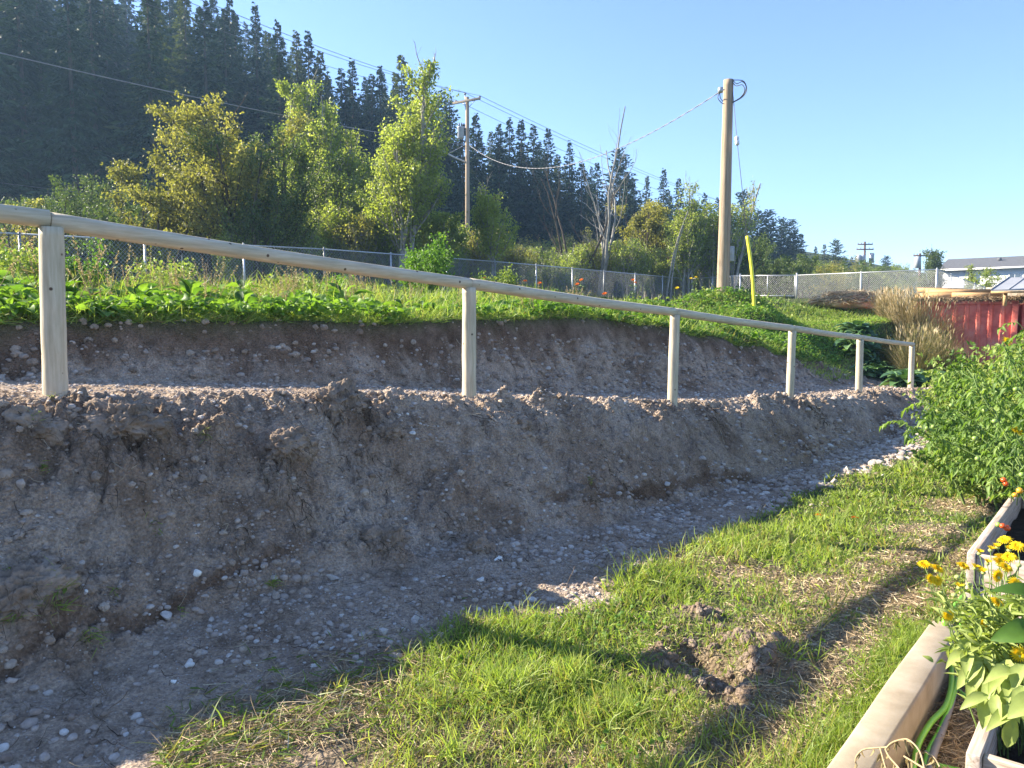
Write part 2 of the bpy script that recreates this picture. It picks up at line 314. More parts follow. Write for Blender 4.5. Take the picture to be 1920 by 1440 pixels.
def ground_full(x, y, detail=True):
    x = np.asarray(x, float); y = np.asarray(y, float)
    s, t = xy2st(x, y); rz = rampz(s)
    tt, tc = bankprof(s, t)
    u = np.clip((t - tt) / (tc - tt), 0, 1)
    g = np.interp(u, [0, .04, .62, .72, .82, .93, 1], [0, .03, .77, .865, .93, .98, 1.0])
    gravel = sst(-2.7, -1.3, t) * (1 - sst(17, 19, s)) * sst(-9, -4, s + 5)
    gz = 0.09 * sst(-2.45, -1.3, t) * (1 - sst(2, 4, s)) + lowz(s, t)
    z = gz * (1 - g) + (rz) * g
    # upper bank
    edge = 2.12 + 0.10 * fbm(s, s * 0 + 5, 0.45, 3, 31); wid = np.interp(s, [-8, 3, 7, 12, 16, 20], [0.42, 0.45, 0.75, 1.0, 1.1, 1.3])
    T = tz(x, y) + hillz(x, y)
    ub = sst(edge - wid, edge, t)
    ub2 = np.clip((t - edge + wid) / wid, 0, 1); ub = .25 * ub + .75 * np.interp(ub2, [0, .4, .72, .9, 1], [0, .22, .56, .86, 1])
    z = z * (1 - ub) + T * ub
    # lower garden trench beside the edging beam
    bank = u * (1 - sst(0.93, 1.0, u)) * (1 - sst(16, 18, s)); upper = ub2 * (1 - ub2) * 4 * (t < edge + .02)
    if not detail: return z
    far = 1 - sst(25, 45, np.hypot(x, y))
    dirt = 1 - sst(edge - .05, edge + .1, t); dirt = dirt * sst(-2.5, -2.0, t) * (1 - sst(17.5, 19, s))
    rough = np.clip(bank * 4, 0, 1) * (1 - .5 * sst(17, 19, s))
    crest = np.exp(-((t - tc) / 0.22) ** 2) * (s < 17.5)
    n_lo = fbm(s, t * 1.2, 1.6, 2, 41); n_m = fbm(s, t, 5.5, 3, 43); n_h = fbm(s, t, 21, 3, 47, 0.55)
    rid = 1 - np.abs(fbm(s, t, 3.2, 2, 51))
    gul = fbm(s + 0.25 * t, t * 0.22, 4.5, 3, 61)
    clodm = sst(-0.15, 0.5, fbm(s, t, 1.1, 2, 71))
    lg1 = sst(-.05, .05, fbm(s, t, 4.3, 3, 63)) ; lg2 = sst(-.07, .07, fbm(s, t, 11, 3, 65)); lg3 = sst(-.1, .1, fbm(s, t, 26, 2, 67))
    z = z + far * (rough * (1 - .7 * crest) + upper * .9) * (0.030 * (lg1 - .5) + .015 * (lg2 - .5) + .007 * (lg3 - .5))
    z = z + far * (rough * (0.045 * n_lo + 0.030 * n_m + (0.007 + 0.013 * clodm) * n_h + 0.024 * gul + 0.016 * rid)
        + crest * (0.002 + 0.011 * n_m + 0.010 * n_h + .008 * n_lo) + upper * (0.05 * n_m + 0.016 * n_h + .05 * n_lo + .05 * gul)
        + dirt * (0.006 * n_h + 0.010 * n_m) + (1 - dirt) * (0.022 * fbm(x, y, 1.1, 2, 81) + 0.010 * fbm(x, y, 6, 2, 83)) * sst(0.3, 1.2, np.hypot(x - 1.8, y - 2.2) + 1.0))
    # lumps on the cut face
    for (ls, lt, lr, lb) in LUMP_ST:
        d2 = ((s - ls) ** 2 + ((t - lt) * 1.15) ** 2) / lr ** 2
        k = np.exp(-d2 * 1.2); z = z + lb * k * (1 + 0.55 * n_m + 0.3 * n_h)
        if lb > .05: z = z - 0.5 * lb * np.exp(-(((s - ls) / lr) ** 2 + ((t - lt + lr * 1.1) / (lr * .5)) ** 2))
    # the narrow crack where the cut face meets the floor
    cr = CRACK_T(s); dd = t - cr - 0.012 * n_m
    on = sst(-.8, -.6, s) * (1 - sst(0.75, 1.0, s)) + sst(3.1, 3.5, s) * (1 - sst(6.8, 7.4, s)) * 1.5
    z = z + on * (0.6 + .5 * n_lo) * (0.045 * sst(0.0, 0.02, dd) * (1 - sst(0.02, 0.35, dd)) - 0.045 * np.exp(-((dd + 0.015) / 0.020) ** 2))
    # hole and spoil dug in the lawn
    for (hx, hy, hr, hd) in HOLES:
        d2 = ((x - hx) ** 2 + (y - hy) ** 2) / hr ** 2; z = z + hd * np.exp(-d2) * (1 + .5 * n_m)
    # wheel rut in the grass
    z = z - 0.035 * np.exp(-((t + 3.42 + .05 * n_lo) / 0.08) ** 2) * sst(4, 5, s) * (1 - sst(8, 9, s)) - 0.03 * np.exp(-((t + 3.85) / 0.07) ** 2) * sst(4, 5, s) * (1 - sst(8, 9, s))
    # trench between the edging and the beds
    bx, by = x - 1.048, y - 2.47; al = bx * .633 + by * .774; ac = bx * .774 - by * .633
    tr = sst(.05, .11, ac) * (1 - sst(1.75, 1.8, al)) * (1 - sst(3.0, 3.4, ac)) * sst(-4, -3, al)
    z = z * (1 - tr) + tr * (-0.10 + 0.006 * n_h)
    return z
LUMP_ST = []; HOLES = []
CRACK_T = lambda s: np.interp(s, [-.64, .2, 1.0, 3.3, 4.4, 5.6, 7.1], [-1.33, -1.2, -1.05, -1.02, -.94, -.90, -.88])
def hit(px, py, lo=1.5, hi=60, n=900):
    """where the ray through a pixel of the photograph meets the plain terrain"""
    Y = np.geomspace(lo, hi, n); a = at(px, py, 1.0); x = a.x * Y; z = EYE + (a.z - EYE) * Y
    g = ground_full(x, Y, False); k = np.argmax(z < g)
    if z[k] >= g[k]: k = n - 1
    return float(x[k]), float(Y[k])
for (px, py, r, b_) in LUMPS:
    x, y = hit(px, py); s, t = xy2st(x, y); LUMP_ST.append((float(s), float(t), r, b_))
for (px, py, r, d_) in ((1320, 1225, .12, -.17), (1370, 1262, .09, -.12), (1350, 1300, .10, -.05), (1235, 1240, .10, .05), (1310, 1160, .12, .05), (1430, 1250, .085, .08), (1455, 1215, .09, .06), (1390, 1200, .06, .05)):
    x, y = hit(px, py); HOLES.append((x, y, r, d_))
def axis(c, lo, hi, k, mn, far, mx=1e9):
    """sample positions: step k*distance from c, at least mn, growing out to +-far"""
    o = []
    for sg in (-1, 1):
        p = c; lim = (lo if sg < 0 else hi)
        while abs(p - c) < abs(lim - c):
            p += sg * max(mn, k * math.hypot(p - c, 2.0)); o.append(p)
        st = abs(max(mn, k * abs(p - c)))
        while abs(p) < far: st *= 1.16; st = min(st, 60); p += sg * st; o.append(p)
    o.append(c); return np.array(sorted(o))
SA = axis(-1.0, -4.0, 24, 0.0034, 0.008, 330)
tc_ = []
p = -3.6
while p < 2.3: tc_.append(p); p += 0.011 if p < 0 else 0.017
st_ = .012; p = -3.6; left = []
while p > -7: p -= .03; left.append(p)
while p > -300: st_ = min(max(st_ * 1.15, .03), 60); p -= st_; left.append(p)
st_ = .017; p = 2.3; rt = []
while p < 400: st_ = min(st_ * 1.045 if p < 30 else st_ * 1.08, 12); p += st_; rt.append(p)
TA = np.array(left[::-1] + tc_ + rt)
GS, GT = np.meshgrid(SA, TA, indexing='ij')
GX, GY = st2xy(GS, GT); GZ = ground_full(GX, GY)
from bisect import bisect_left
def gz(x, y):
    """height of the finished ground sheet"""
    x = np.asarray(x, float); y = np.asarray(y, float); s, t = xy2st(x, y)
    i = np.clip(np.searchsorted(SA, s) - 1, 0, len(SA) - 2); j = np.clip(np.searchsorted(TA, t) - 1, 0, len(TA) - 2)
    fs = (s - SA[i]) / (SA[i + 1] - SA[i]); ft = (t - TA[j]) / (TA[j + 1] - TA[j])
    return (GZ[i, j] * (1 - fs) + GZ[i + 1, j] * fs) * (1 - ft) + (GZ[i, j + 1] * (1 - fs) + GZ[i + 1, j + 1] * fs) * ft
def gzf(x, y): return float(gz(np.array([x]), np.array([y]))[0])
def lawn_mask(x, y):
    """1 where turf grows at the foot of the bank"""
    s, t = xy2st(x, y); e = np.interp(s, [0, 2.3, 5.6, 8.6, 13], [-2.28, -2.22, -1.78, -1.66, -1.58]) + 0.16 * fbm(s, t, 1.2, 2, 91) + .08 * fbm(s, t, 5, 2, 92)
    m = (1 - sst(e - .12, e + .12, t)) * sst(-.15, .35, s - 1.3 * (t + 2.88))
    bx, by = x - 1.048, y - 2.47; al = bx * .633 + by * .774; ac = bx * .774 - by * .633
    return m * (1 - sst(-.01, .02, ac) * (1 - sst(1.72, 1.8, al)))
def straw_mask(x, y):
    """dead, cut or trodden patches in the turf"""
    m = 0
    for (sx, sy, r, e) in STRAWP: m = np.maximum(m, np.exp(-(((x - sx) ** 2 + (y - sy) ** 2) / r ** 2) ** 1.3) * e)
    return np.clip(m + .25 * fbm(x, y, 3, 3, 93) * (m > .05), 0, 1)
STRAWP = []
for (px, py, r, e) in ((1400, 1080, .40, 1), (1530, 1110, .45, 1), (1600, 1130, .4, .9), (1600, 1210, .3, 1), (1680, 1120, .35, 1), (1760, 1040, .4, 1), (1560, 1270, .3, 1), (1400, 1300, .3, .9), (1470, 1380, .35, 1), (1330, 1400, .3, .9), (1180, 1380, .22, .5), (1640, 1075, .3, .9), (1480, 1190, .3, .8), (1560, 1200, .25, .8), (1320, 1240, .3, .9), (1440, 1260, .25, 1), (1480, 1330, .25, .8), (1380, 1350, .22, .9), (1250, 1400, .2, .7), (1100, 1420, .2, .6), (1500, 1420, .18, .8), (1740, 1000, .35, .9), (1830, 950, .5, .9), (1690, 1050, .3, .9), (1880, 930, .4, .9), (1340, 1060, .3, .7), (700, 1400, .35, .7), (560, 1420, .3, .6), (900, 1380, .2, .4), (1230, 1090, .15, .3), (1690, 835, .35, .5), (1280, 1330, .2, .5)):
    x, y = hit(px, py); STRAWP.append((x, y, r, e))
s_, t_ = GS, GT
lm = lawn_mask(GX, GY); stw = straw_mask(GX, GY) * (GT < -1.9)
edg = 2.12 + 0.10 * fbm(GS, GS * 0 + 5, 0.45, 3, 31)
plat = sst(edg - .12, edg + .05, GT); plat = np.maximum(plat, sst(17.8, 19.5, GS) * sst(-1.6, .4, GT))
grassy = np.maximum(lm * (1 - stw), plat); grassy = np.maximum(grassy, (GT < -5.2) * 1.0); grassy = np.where(np.abs(GS) > 60, 1, grassy)
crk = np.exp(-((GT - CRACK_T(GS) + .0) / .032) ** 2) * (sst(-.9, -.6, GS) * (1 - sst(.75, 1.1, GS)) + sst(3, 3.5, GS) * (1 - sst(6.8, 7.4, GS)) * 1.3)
topsoil = sst(edg - .35, edg - .12, GT + .08 * fbm(GS, GT, 4, 2, 77)) * (1 - sst(edg, edg + .1, GT)) * 1.0
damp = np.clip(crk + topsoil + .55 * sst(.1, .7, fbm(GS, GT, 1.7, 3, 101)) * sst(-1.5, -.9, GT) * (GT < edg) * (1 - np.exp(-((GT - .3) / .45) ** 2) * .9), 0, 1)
for (ls, lt, lr, lb) in LUMP_ST:
    if lb > .05: damp = np.maximum(damp, .75 * np.exp(-(((GS - ls) / lr) ** 2 + ((GT - lt) / lr) ** 2) * 1.2))
for (hx, hy, hr, hd) in HOLES: damp = np.maximum(damp, .9 * np.exp(-((GX - hx) ** 2 + (GY - hy) ** 2) / hr ** 2))
for (hx, hy, hr, hd) in HOLES: grassy = grassy * (1 - np.exp(-((GX - hx) ** 2 + (GY - hy) ** 2) / hr ** 2))
bx, by = GX - 1.048, GY - 2.47; al_ = bx * .633 + by * .774; ac_ = bx * .774 - by * .633
trm = sst(.05, .11, ac_) * (1 - sst(1.75, 1.9, al_)) * (ac_ < 3); stw = np.maximum(stw, trm); grassy = grassy * (1 - trm)
ni, nj = GS.shape
idx = np.arange(ni * nj).reshape(ni, nj)
F = np.stack([idx[:-1, :-1], idx[1:, :-1], idx[1:, 1:], idx[:-1, 1:]], -1).reshape(-1, 4)
gb = Buf(); gb.add(np.stack([GX, GY, GZ], -1).reshape(-1, 3), F)
ground = gb.build('ground', M['ground'], extra={'grassy': grassy, 'damp': damp, 'straw': stw})
tag(ground, kind='structure')
print('ground', ni, nj)
# ---------------------------------------------------------------- log handrail
POSTS = [(-2.67, 4.5, 2.12), (-.377, 6.8, 1.87), (1.911, 9.1, 1.645), (4.138, 11.4, 1.43), (6.24, 13.8, 1.24), (8.42, 16.2, 1.04)]
def peeled(name, rot=0.0, sc=(9, 9, .8)):
    m, t = newmat(name); v = objpos(t, (1, 1, 1)); tcn = N(t, 'ShaderNodeTexCoord'); mr = N(t, 'ShaderNodeMapping'); mr.inputs['Rotation'].default_value = (0, 0, rot); t.links.new(tcn.outputs['Object'], mr.inputs[0]); ms_ = N(t, 'ShaderNodeMapping'); ms_.inputs['Scale'].default_value = sc; t.links.new(mr.outputs[0], ms_.inputs[0]); v2 = ms_.outputs[0]
    n = noise_tex(t, 5, 5, .6, v2); c = ramp(t, n, [(.3, (.43, .365, .26)), (.55, (.56, .49, .365)), (.75, (.68, .62, .49))])
    nb = noise_tex(t, 2.2, 3, .6, v); c = mix(t, .6, c, ramp(t, nb, [(.35, (.84, .86, .78)), (.6, (1.05, 1.0, .94))]), 'MULTIPLY')
    vo = N(t, 'ShaderNodeTexVoronoi'); vo.inputs['Scale'].default_value = 8.5; t.links.new(v, vo.inputs['Vector'])
    k = ramp(t, vo.outputs['Distance'], [(.07, (1, 1, 1)), (.11, (0, 0, 0))]); c = mix(t, k, c, (.10, .065, .04))
    ns = noise_tex(t, 90, 3, .6, v); c = mix(t, ramp(t, ns, [(.70, (0, 0, 0)), (.78, (.5, .5, .5))]), c, (.2, .13, .08))
    out(t, princ(t, c, .65, .3, n, .5, .006).outputs[0]); return m
M['peeled'] = peeled('peeled_log'); M['peeledrail'] = peeled('peeled_rail', -math.atan2(.726, .688), (.8, 9, 9))
hr = thing('log_handrail', (0, 0, 0), 'peeled round log handrail on six posts along the gravel ramp', 'handrail')
def log_tube(b, p0, p1, r0, r1, n=20, seg=26, facet=.03, seed=1, sag=0.0):
    p0 = np.array(p0, float); p1 = np.array(p1, float); k = np.linspace(0, 1, seg)[:, None]
    pts = p0 + (p1 - p0) * k; pts[:, 2] -= sag * np.sin(k[:, 0] * math.pi)
    v, fl = tube(pts, np.linspace(r0, r1, seg), n)
    ax = np.repeat(pts, n, 0); d = v - ax; ang = np.tile(np.arange(n), seg)
    w_ = 1 + facet * np.sin(ang * 2.4 + seed) + facet * vn2(np.repeat(k[:, 0], n) * 7 + seed, ang * .45, seed)
    v = ax + d * w_[:, None]
    # bevel the two ends
    b.add_multi(v, fl)
for i, (x, y, z) in enumerate(POSTS):
    g = gzf(x, y) - .12; b = Buf()
    lean = (.012, .0) if i == 0 else (rng.uniform(-.01, .01), 0)
    rr = (.066, .062, .060, .060, .061, .058)[i]
    v = Buf(); log_tube(b, (x - lean[0], y, g), (x + lean[0], y, z + .012), rr, rr * .97, 14, 22, .035, i * 3 + 1)
    b.build('post', M['peeled'], hr)
rr = [.0505, .050, .0485, .048, .047, .046]
ext = np.array(POSTS[0]) - (np.array(POSTS[1]) - np.array(POSTS[0])) * 1.0; ext[2] = POSTS[0][2] + .165
cpt = [tuple(ext)] + POSTS
for i in range(len(cpt) - 1):
    a = np.array(cpt[i]) + (0, 0, .048); c = np.array(cpt[i + 1]) + (0, 0, .048)
    d = unit(c - a); a = a + d * (.004 if i else 0); c = c + d * (-.002 if i < len(cpt) - 2 else .05)
    if i == 0: c = c + (0, 0, .012)
    b = Buf(); log_tube(b, a, c, (.055, .052, .049, .048, .047, .046)[i], (.052, .048, .048, .047, .046, .045)[i], 16, 30, .03, 40 + i, .012)
    b.build('rail', M['peeledrail'], hr)
# ---------------------------------------------------------------- leaf templates: u along the leaf, v across, w out of its plane
def tmpl(us, ws, bend, fold=0.0):
    V = []; F = []
    for u, w_ in zip(us, ws): V += [(u, -w_, bend(u) + fold * w_), (u, 0, bend(u)), (u, w_, bend(u) + fold * w_)]
    for i in range(len(us) - 1):
        a = i * 3; F += [(a, a + 3, a + 4, a + 1), (a + 1, a + 4, a + 5, a + 2)]
    return np.array(V), np.array(F)
def tmpl_blade(b):
    us = [0, .35, .7, 1]; ws = [.5, .45, .3, .03]; V = []; F = []
    for u, w_ in zip(us, ws): V += [(u - abs(b) * .25 * u ** 3, -w_, -b * u * u), (u - abs(b) * .25 * u ** 3, w_, -b * u * u)]
    for i in range(3): a = i * 2; F.append((a, a + 2, a + 3, a + 1))
    return np.array(V), np.array(F)
BL = [tmpl_blade(b) for b in (.05, .3, .55, .9)]
LEAF = tmpl([0, .15, .4, .65, .88, 1], [.05, .32, .5, .42, .18, .01], lambda u: .12 * math.sin(u * 3) - .25 * u * u, .25)
LEAFLET = tmpl([0, .3, .7, 1], [.06, .48, .3, .01], lambda u: -.3 * u * u, .35)
QUADL = (np.array([(0, 0, 0), (.5, -.42, .08), (1, 0, -.05), (.5, .42, .08)]), np.array([(0, 1, 2, 3)]))
def place(b, T, pos, d, nrm, L, W, tint, mat=0):
    V, F = T; n = len(pos)
    if n == 0: return
    d = unit(d); side = unit(np.cross(nrm, d)); nn = np.cross(d, side)
    L = np.broadcast_to(L, (n,)); W = np.broadcast_to(W, (n,))
    v = pos[:, None, :] + V[None, :, 0, None] * L[:, None, None] * d[:, None, :] + V[None, :, 1, None] * W[:, None, None] * side[:, None, :] + V[None, :, 2, None] * L[:, None, None] * nn[:, None, :]
    k = len(V); f = (F[None] + (np.arange(n) * k)[:, None, None]).reshape(-1, F.shape[1])
    b.add(v.reshape(-1, 3), f, np.repeat(np.clip(np.broadcast_to(tint, (n,)), 0, 1), k), mat)
def rdir(n, zlo=-1, zhi=1):
    a = rng.uniform(0, 2 * math.pi, n); z = rng.uniform(zlo, zhi, n); r = np.sqrt(np.maximum(0, 1 - z * z))
    return np.stack([r * np.cos(a), r * np.sin(a), z], 1)
def ico(sub):
    t = (1 + 5 ** .5) / 2
    v = [(-1, t, 0), (1, t, 0), (-1, -t, 0), (1, -t, 0), (0, -1, t), (0, 1, t), (0, -1, -t), (0, 1, -t), (t, 0, -1), (t, 0, 1), (-t, 0, -1), (-t, 0, 1)]
    f = [(0, 11, 5), (0, 5, 1), (0, 1, 7), (0, 7, 10), (0, 10, 11), (1, 5, 9), (5, 11, 4), (11, 10, 2), (10, 7, 6), (7, 1, 8), (3, 9, 4), (3, 4, 2), (3, 2, 6), (3, 6, 8), (3, 8, 9), (4, 9, 5), (2, 4, 11), (6, 2, 10), (8, 6, 7), (9, 8, 1)]
    v = [tuple(unit(np.array(p))) for p in v]
    for _ in range(sub):
        mid = {}; nf = []
        def md(a, b):
            k = (min(a, b), max(a, b))
            if k not in mid: mid[k] = len(v); v.append(tuple(unit((np.array(v[a]) + np.array(v[b])))))
            return mid[k]
        for a, b, c in f:
            x, y, z = md(a, b), md(b, c), md(c, a); nf += [(a, x, z), (b, y, x), (c, z, y), (x, y, z)]
        f = nf
    return np.array(v), np.array(f)
ICO = [ico(i) for i in range(4)]
def rock(sub, seed, flat=.7, angular=.5):
    v, f = ICO[sub]; r = np.random.default_rng(seed); v = v.copy()
    for _ in range(9):     # chip flat faces
        n = unit(r.normal(size=3)); h = r.uniform(.55, .85) * (1 - .3 * angular) + .3 * (1 - angular); d = v @ n; k = d > h; v[k] -= (d[k] - h)[:, None] * n * (.6 + .4 * angular)
    v *= (1 + .10 * vn3(v * 1.7 + 20, seed) + .04 * vn3(v * 5 + 50, seed))[:, None]
    v *= np.array([1, r.uniform(.65, .95), flat * r.uniform(.7, 1)]); return v, f
def scatter(b, T, P, size, tint, embed=.3, mat=0):
    """many small stones or clods of one shape, each turned its own way"""
    V, F = T; n = len(P)
    if n == 0: return
    a = rng.uniform(0, 6.283, n); tl = rng.uniform(-.5, .5, n)
    c, s_ = np.cos(a), np.sin(a); ct, st = np.cos(tl), np.sin(tl)
    x = V[None, :, 0]; y = V[None, :, 1] * ct[:, None] - V[None, :, 2] * st[:, None]; z = V[None, :, 1] * st[:, None] + V[None, :, 2] * ct[:, None]
    v = np.stack([x * c[:, None] - y * s_[:, None], x * s_[:, None] + y * c[:, None], z + (.5 - embed)], -1) * size[:, None, None] + P[:, None, :]
    k = len(V); f = (F[None] + (np.arange(n) * k)[:, None, None]).reshape(-1, 3)
    b.add(v.reshape(-1, 3), f, np.repeat(np.clip(tint, 0, 1), k), mat)
def on_ground(x, y): return np.stack([x, y, gz(x, y)], 1)
def samp_st(n, s0, s1, t0, t1): return st2xy(rng.uniform(s0, s1, n), rng.uniform(t0, t1, n))
def near_keep(x, y, r0, p): return rng.uniform(size=len(x)) < np.clip((r0 / np.hypot(x, y)) ** p, 0, 1)
# ---------------------------------------------------------------- loose gravel, clods and debris
def stones():
    T = [rock(1, i, .75, .3 + .1 * (i % 5)) for i in range(7)]; T0 = [rock(0, i + 50, .8, .2) for i in range(5)]
    b = Buf()
    def lay(n, s0, s1, t0, t1, smin, smax, pw, dens=None, lo=False, r0=4.5, p=1.2, tmean=.32):
        x, y = samp_st(n, s0, s1, t0, t1); k = near_keep(x, y, r0, p)
        if dens is not None: k &= rng.uniform(size=n) < dens(x, y)
        x, y = x[k], y[k]; sz = smin + (smax - smin) * rng.uniform(size=len(x)) ** pw; sz = sz * np.clip(np.hypot(x, y) / 6, 1, 1.8)
        tn = rng.normal(tmean, .2, len(x)); P = on_ground(x, y); set_ = T0 if lo else T
        w_ = rng.integers(0, len(set_), len(x))
        for i, tp in enumerate(set_): q = w_ == i; scatter(b, tp, P[q], sz[q], tn[q], rng.uniform(.25, .65))
    def dg(x, y):
        s, t = xy2st(x, y); return (.25 + .75 * sst(-.5, .5, s)) * (1 - lawn_mask(x, y)) * (.25 + .75 * sst(-.4, .3, fbm(s, t, 1.4, 2, 201)))
    lay(22000, -2, 17, -2.6, -.8, .005, .024, 2.6, dg)
    lay(9000, 3, 15, -1.9, -.75, .008, .034, 2.2, dg, r0=6, tmean=.42)
    lay(3600, -1, 3.2, -2.5, -1.1, .010, .034, 2.2, lambda x, y: dg(x, y) * sst(-.2, .5, fbm(*xy2st(x, y), 1.1, 2, 205)))
    lay(14000, -3, 17, -1.3, -.15, .004, .016, 3.2, lambda x, y: .2 + .8 * sst(-.2, .6, fbm(*xy2st(x, y), 2.2, 2, 202)), tmean=.28)
    lay(1100, -3, 17, -1.3, -.1, .012, .030, 2.0, tmean=.4)
    lay(9000, -3, 17.5, -.35, 1.5, .006, .020, 2.5, r0=6, tmean=.4)
    lay(6500, -4, 17, 1.2, 1.95, .005, .032, 3.2, r0=8, tmean=.25)
    lay(26000, -2.5, 6, -2.6, -.1, .0025, .006, 1.2, lambda x, y: 1 - lawn_mask(x, y), lo=True, r0=3.6, p=2)
    tag(b.build('loose_gravel', M['stone'], smooth=False), kind='stuff')
    # clods of earth
    c = Buf(); T = [rock(2, 300 + i, .8, .15) for i in range(6)]
    for i in range(6):
        v, f = T[i]; T[i] = (v * (1 + .22 * vn3(v * 4 + 9, i))[:, None], f)
    b = c
    for (n, s0, s1, t0, t1, a_, z_, pw) in ((2600, -3, 17, -.42, .12, .008, .036, 2.6), (3200, -3, 17, -1.35, -.4, .006, .036, 3), (600, -2, 12, -2.2, -1.3, .008, .03, 2.5), (1500, -4, 17, 1.4, 2.12, .010, .05, 2)):
        x, y = samp_st(n, s0, s1, t0, t1); k = near_keep(x, y, 6, 1); x, y = x[k], y[k]
        sz = a_ + (z_ - a_) * rng.uniform(size=len(x)) ** pw; P = on_ground(x, y); w_ = rng.integers(0, 6, len(x))
        for i in range(6): q = w_ == i; scatter(c, T[i], P[q], sz[q], rng.normal(.5, .2, q.sum()), .4)
    for (hx, hy, hr, hd) in HOLES:
        n = 55; x = hx + rng.normal(0, hr, n); y = hy + rng.normal(0, hr, n); sz = .006 + .03 * rng.uniform(size=n) ** 2.5
        scatter(c, T[0], on_ground(x, y), sz, rng.normal(.06, .1, n), .45)
    tag(c.build('earth_clods', M['clod'], smooth=False), kind='stuff')
stones()
STONE_PX = [  # px, py, size px, tint, label
    (560, 762, 30, .6, 'pointed tan stone on the lip of the bank between the first and second rail posts'), (372, 1078, 26, 1.0, 'pale bluish white stone on the middle of the cut bank'), (933, 1050, 22, 1.0, 'upright white stone at the foot of the bank'),
    (902, 1093, 18, .85, 'grey and white stone lying below the upright white stone'), (623, 1090, 26, .75, 'angular light grey stone at the middle of the bank'), (780, 1162, 24, .8, 'smooth pale round stone on the gravel floor'),
    (717, 1192, 26, .75, 'squarish pale stone on the gravel just left of the turf'), (313, 1155, 32, .75, 'large flat greenish grey stone above the crack'), (327, 1283, 14, 1.0, 'small bright white wedge stone on the dirt floor'),
    (355, 1248, 22, .85, 'pale angular stone just above the small white wedge stone'), (40, 912, 24, .5, 'rounded brown stone under the roots at the left edge'), (22, 1285, 24, .5, 'round tan stone lodged in the dark crack'),
    (602, 1210, 14, .8, 'nearly spherical pale pebble in the cobble patch'), (1640, 875, 30, .6, 'straw coloured clump of rubble where the gravel meets the grass'), (1590, 885, 24, .7, 'long pale rubble piece beside the straw coloured clump'), (1565, 905, 20, .65, 'tan rubble lump at the corner of the turf')]
for (px, py, z_, tn, lb) in STONE_PX:
    x, y = hit(px, py); b = Buf(); v, f = rock(3, px, .8, .9); sz = z_ / FPX * y * .55
    b.add(v * sz, f, tn); o = b.build('stone', M['stone'], smooth=False)
    o.location = (x, y, gzf(x, y) + sz * .25); o.rotation_euler = (rng.uniform(-.5, .5), rng.uniform(-.4, .4), rng.uniform(0, 6)); tag(o, lb, 'stone')
protos = []
for i in range(8):
    b = Buf(); v, f = rock(2, 700 + i, .7, .2 + .1 * i); b.add(v, f, .15 + .09 * i); protos.append(b.mesh('stone', M['stone'], smooth=(i % 2 == 0)))
def cobble(x, y, r, grp, lb):
    o = bpy.data.objects.new('stone', protos[int(rng.integers(0, 8))]); COL.objects.link(o); o.location = (x, y, gzf(x, y) + r * .22); o.scale = (r, r, r)
    o.rotation_euler = (rng.uniform(-.4, .4), rng.uniform(-.4, .4), rng.uniform(0, 6)); tag(o, lb, 'stone', grp)
k = 0
while k < 75:
    px = rng.uniform(380, 760); py = 1200 + rng.normal(0, 45) - (px - 560) * .12
    x, y = hit(px, py); r = rng.uniform(.010, .024)
    cobble(x, y, r, 'cobbles in the gravel patch at the foot of the bank', 'pale cobble in the gravel patch, ' + ('left end' if px < 480 else 'above the small white wedge stone side' if px < 560 else 'among the densest cobbles' if px < 660 else 'right end near the squarish stone')); k += 1
for k in range(60):
    px = rng.uniform(960, 1420); py = 1010 - (px - 960) * .22 + rng.normal(0, 22); x, y = hit(px, py)
    cobble(x, y, rng.uniform(.012, .028), 'cobbles along the ditch below the bank', 'grey cobble in the stony ditch, ' + ('near the upright white stone' if px < 1100 else 'below the undercut' if px < 1270 else 'at the far end by the turf corner'))
for k in range(22):
    px = rng.uniform(765, 850); py = rng.uniform(790, 850); x, y = hit(px, py)
    cobble(x, y, rng.uniform(.012, .022), 'stones spilled below the second rail post', 'grey stone in the spill left of the second rail post')
for k in range(60):
    s, t = rng.uniform(-1, 12), rng.uniform(-1.3, -.2); x, y = st2xy(s, t)
    cobble(float(x), float(y), rng.uniform(.012, .026), 'stones stuck in the cut face of the bank', 'grey stone stuck in the cut face, ' + ('left of the first rail post' if s < 0 else 'between first and second rail posts' if s < 3.2 else 'between second and third rail posts' if s < 6.5 else 'between third and fourth rail posts' if s < 9.8 else 'beyond the fourth rail post'))
